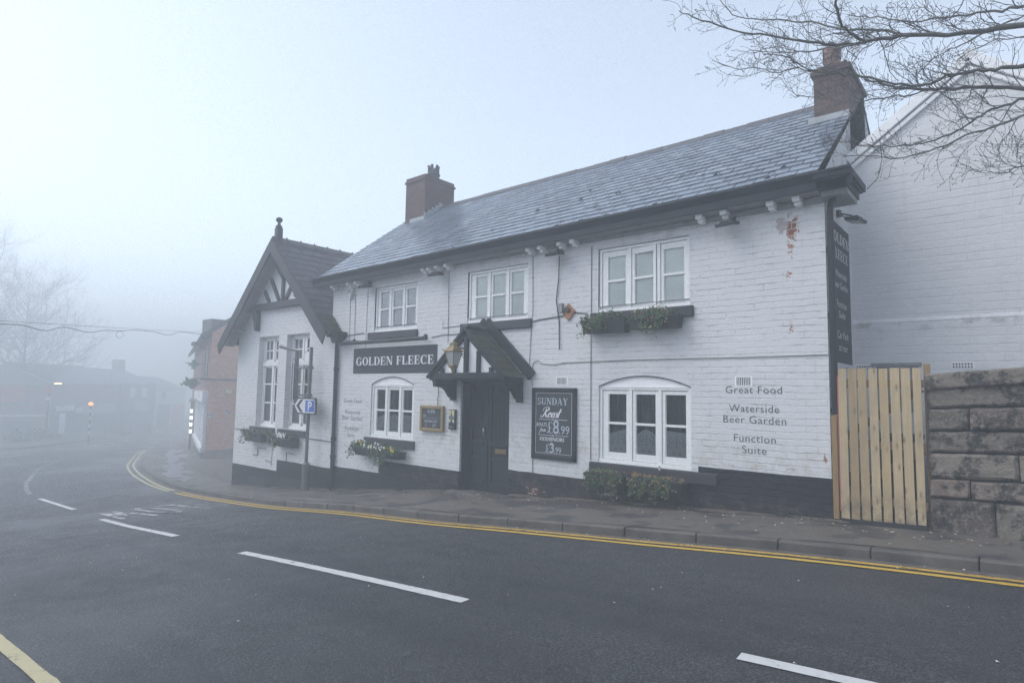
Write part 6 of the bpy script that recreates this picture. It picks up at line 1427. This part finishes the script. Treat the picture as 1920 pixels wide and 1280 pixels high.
# trees far off in the fog
def far_tree(loc, H, spread, label, seed, n=520):
    random.seed(seed); x, y, z = loc; t = thing('fog_tree', loc, label, 'tree', 'trees in the fog')
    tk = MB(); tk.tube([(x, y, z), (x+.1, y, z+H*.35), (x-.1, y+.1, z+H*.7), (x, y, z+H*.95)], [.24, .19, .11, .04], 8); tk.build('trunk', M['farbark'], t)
    b = MB()
    def br(p, d, L, r, dep):
        k = 4; pts = [p]; 
        for i in range(k):
            d = (d+Vector((random.gauss(0, .18), random.gauss(0, .18), random.gauss(.06, .12)))).normalized(); p = p+d*L/k; pts.append(p)
        b.tube(pts, [r*(1-.16*i) for i in range(k+1)], 3, caps=False)
        if dep:
            for _ in range(5 if dep > 1 else 6):
                nd = (d+Vector((random.gauss(0, .6), random.gauss(0, .6), random.gauss(.1, .45)))).normalized(); br(pts[random.randint(1, k)], nd, L*random.uniform(.45, .7), r*.5, dep-1)
    for k in range(40):
        f = .24+.70*k/40; a = k*2.4; L = spread*(1-.6*abs(f-.45)); br(Vector((x, y, z+H*f)), Vector((cos(a), sin(a), .55+.4*f)), L, .10*(1.2-f), 3)
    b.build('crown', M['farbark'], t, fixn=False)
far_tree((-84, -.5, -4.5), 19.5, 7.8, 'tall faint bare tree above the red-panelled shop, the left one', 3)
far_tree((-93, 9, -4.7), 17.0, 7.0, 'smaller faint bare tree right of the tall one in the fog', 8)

# ---------------------------------------------------------------- litter, weeds
random.seed(99); lt = MB()
def scrap(b, x, y, z, s, mi):
    a = random.uniform(0, 6.3); i = len(b.v); u = Vector((cos(a), sin(a), 0)); w = Vector((-sin(a), cos(a), 0)); c = Vector((x, y, z+.006)); L, W = s, s*random.uniform(.2, .6)
    b.v += [tuple(c+u*L+w*W), tuple(c-u*L+w*W+Vector((0, 0, .006))), tuple(c-u*L-w*W), tuple(c+u*L-w*W+Vector((0, 0, .008)))]; b.f.append((i, i+1, i+2, i+3)); b.m.append(mi)
for k in range(380):
    x = -13+14.5*random.random()**.8; y = -abs(random.gauss(0, .55))-.04
    if y < kerbY(x)+.1: continue
    scrap(lt, x, y, G(x)-.012, random.uniform(.008, .022), 0 if random.random() < .6 else 1)
for k in range(70):
    x = random.uniform(-9, 5); scrap(lt, x, kerbY(x)-random.uniform(.02, .3), road_z(x)+.006, random.uniform(.006, .02), 0 if random.random() < .55 else 1)
for k in range(60):
    x = random.uniform(-14, 3); y = random.uniform(-7.5, -2.3); scrap(lt, x, y, road_z(x)+.004, random.uniform(.004, .012), 0)
tag(lt.build('litter', [M['litter'], M['deadleaf']], fixn=False), 'scattered scraps of paper and dead leaves on road and pavement', 'litter', kind='stuff')
wd = MB()
for (cx, n) in ((-2.25, 10), (-12.6, 30), (-13.25, 20), (-10.9, 16), (-6.9, 14), (-5.0, 10), (.0, 10)):
    for _ in range(n):
        x = cx+random.gauss(0, .12); z = G(x)-.02; a = random.uniform(-.6, .6); h = random.uniform(.03, .10); y = -.02-random.random()*.05
        wd.face([(x-.006, y, z), (x+.006, y, z), (x+a*h*.8+.004, y-h*.4, z+h), (x+a*h*.8, y-h*.4, z+h)])
tag(wd.build('weeds', M['moss'], fixn=False), 'small weeds growing where the wall meets the pavement', 'weeds', kind='stuff')

# ---------------------------------------------------------------- fog
hz = MB(); hz.box(-229, 229, -229, 229, -8, 18); haze = hz.build('haze', [], None); tag(haze, kind='stuff')
hm = bpy.data.materials.new('fog'); hm.use_nodes = True; ht = hm.node_tree; ht.nodes.clear()
hv = ht.nodes.new('ShaderNodeVolumePrincipled'); ho = ht.nodes.new('ShaderNodeOutputMaterial')
hv.inputs['Color'].default_value = (.83, .875, .91, 1); hv.inputs['Density'].default_value = .0162; hv.inputs['Anisotropy'].default_value = .1
ht.links.new(hv.outputs[0], ho.inputs['Volume']); haze.data.materials.append(hm)
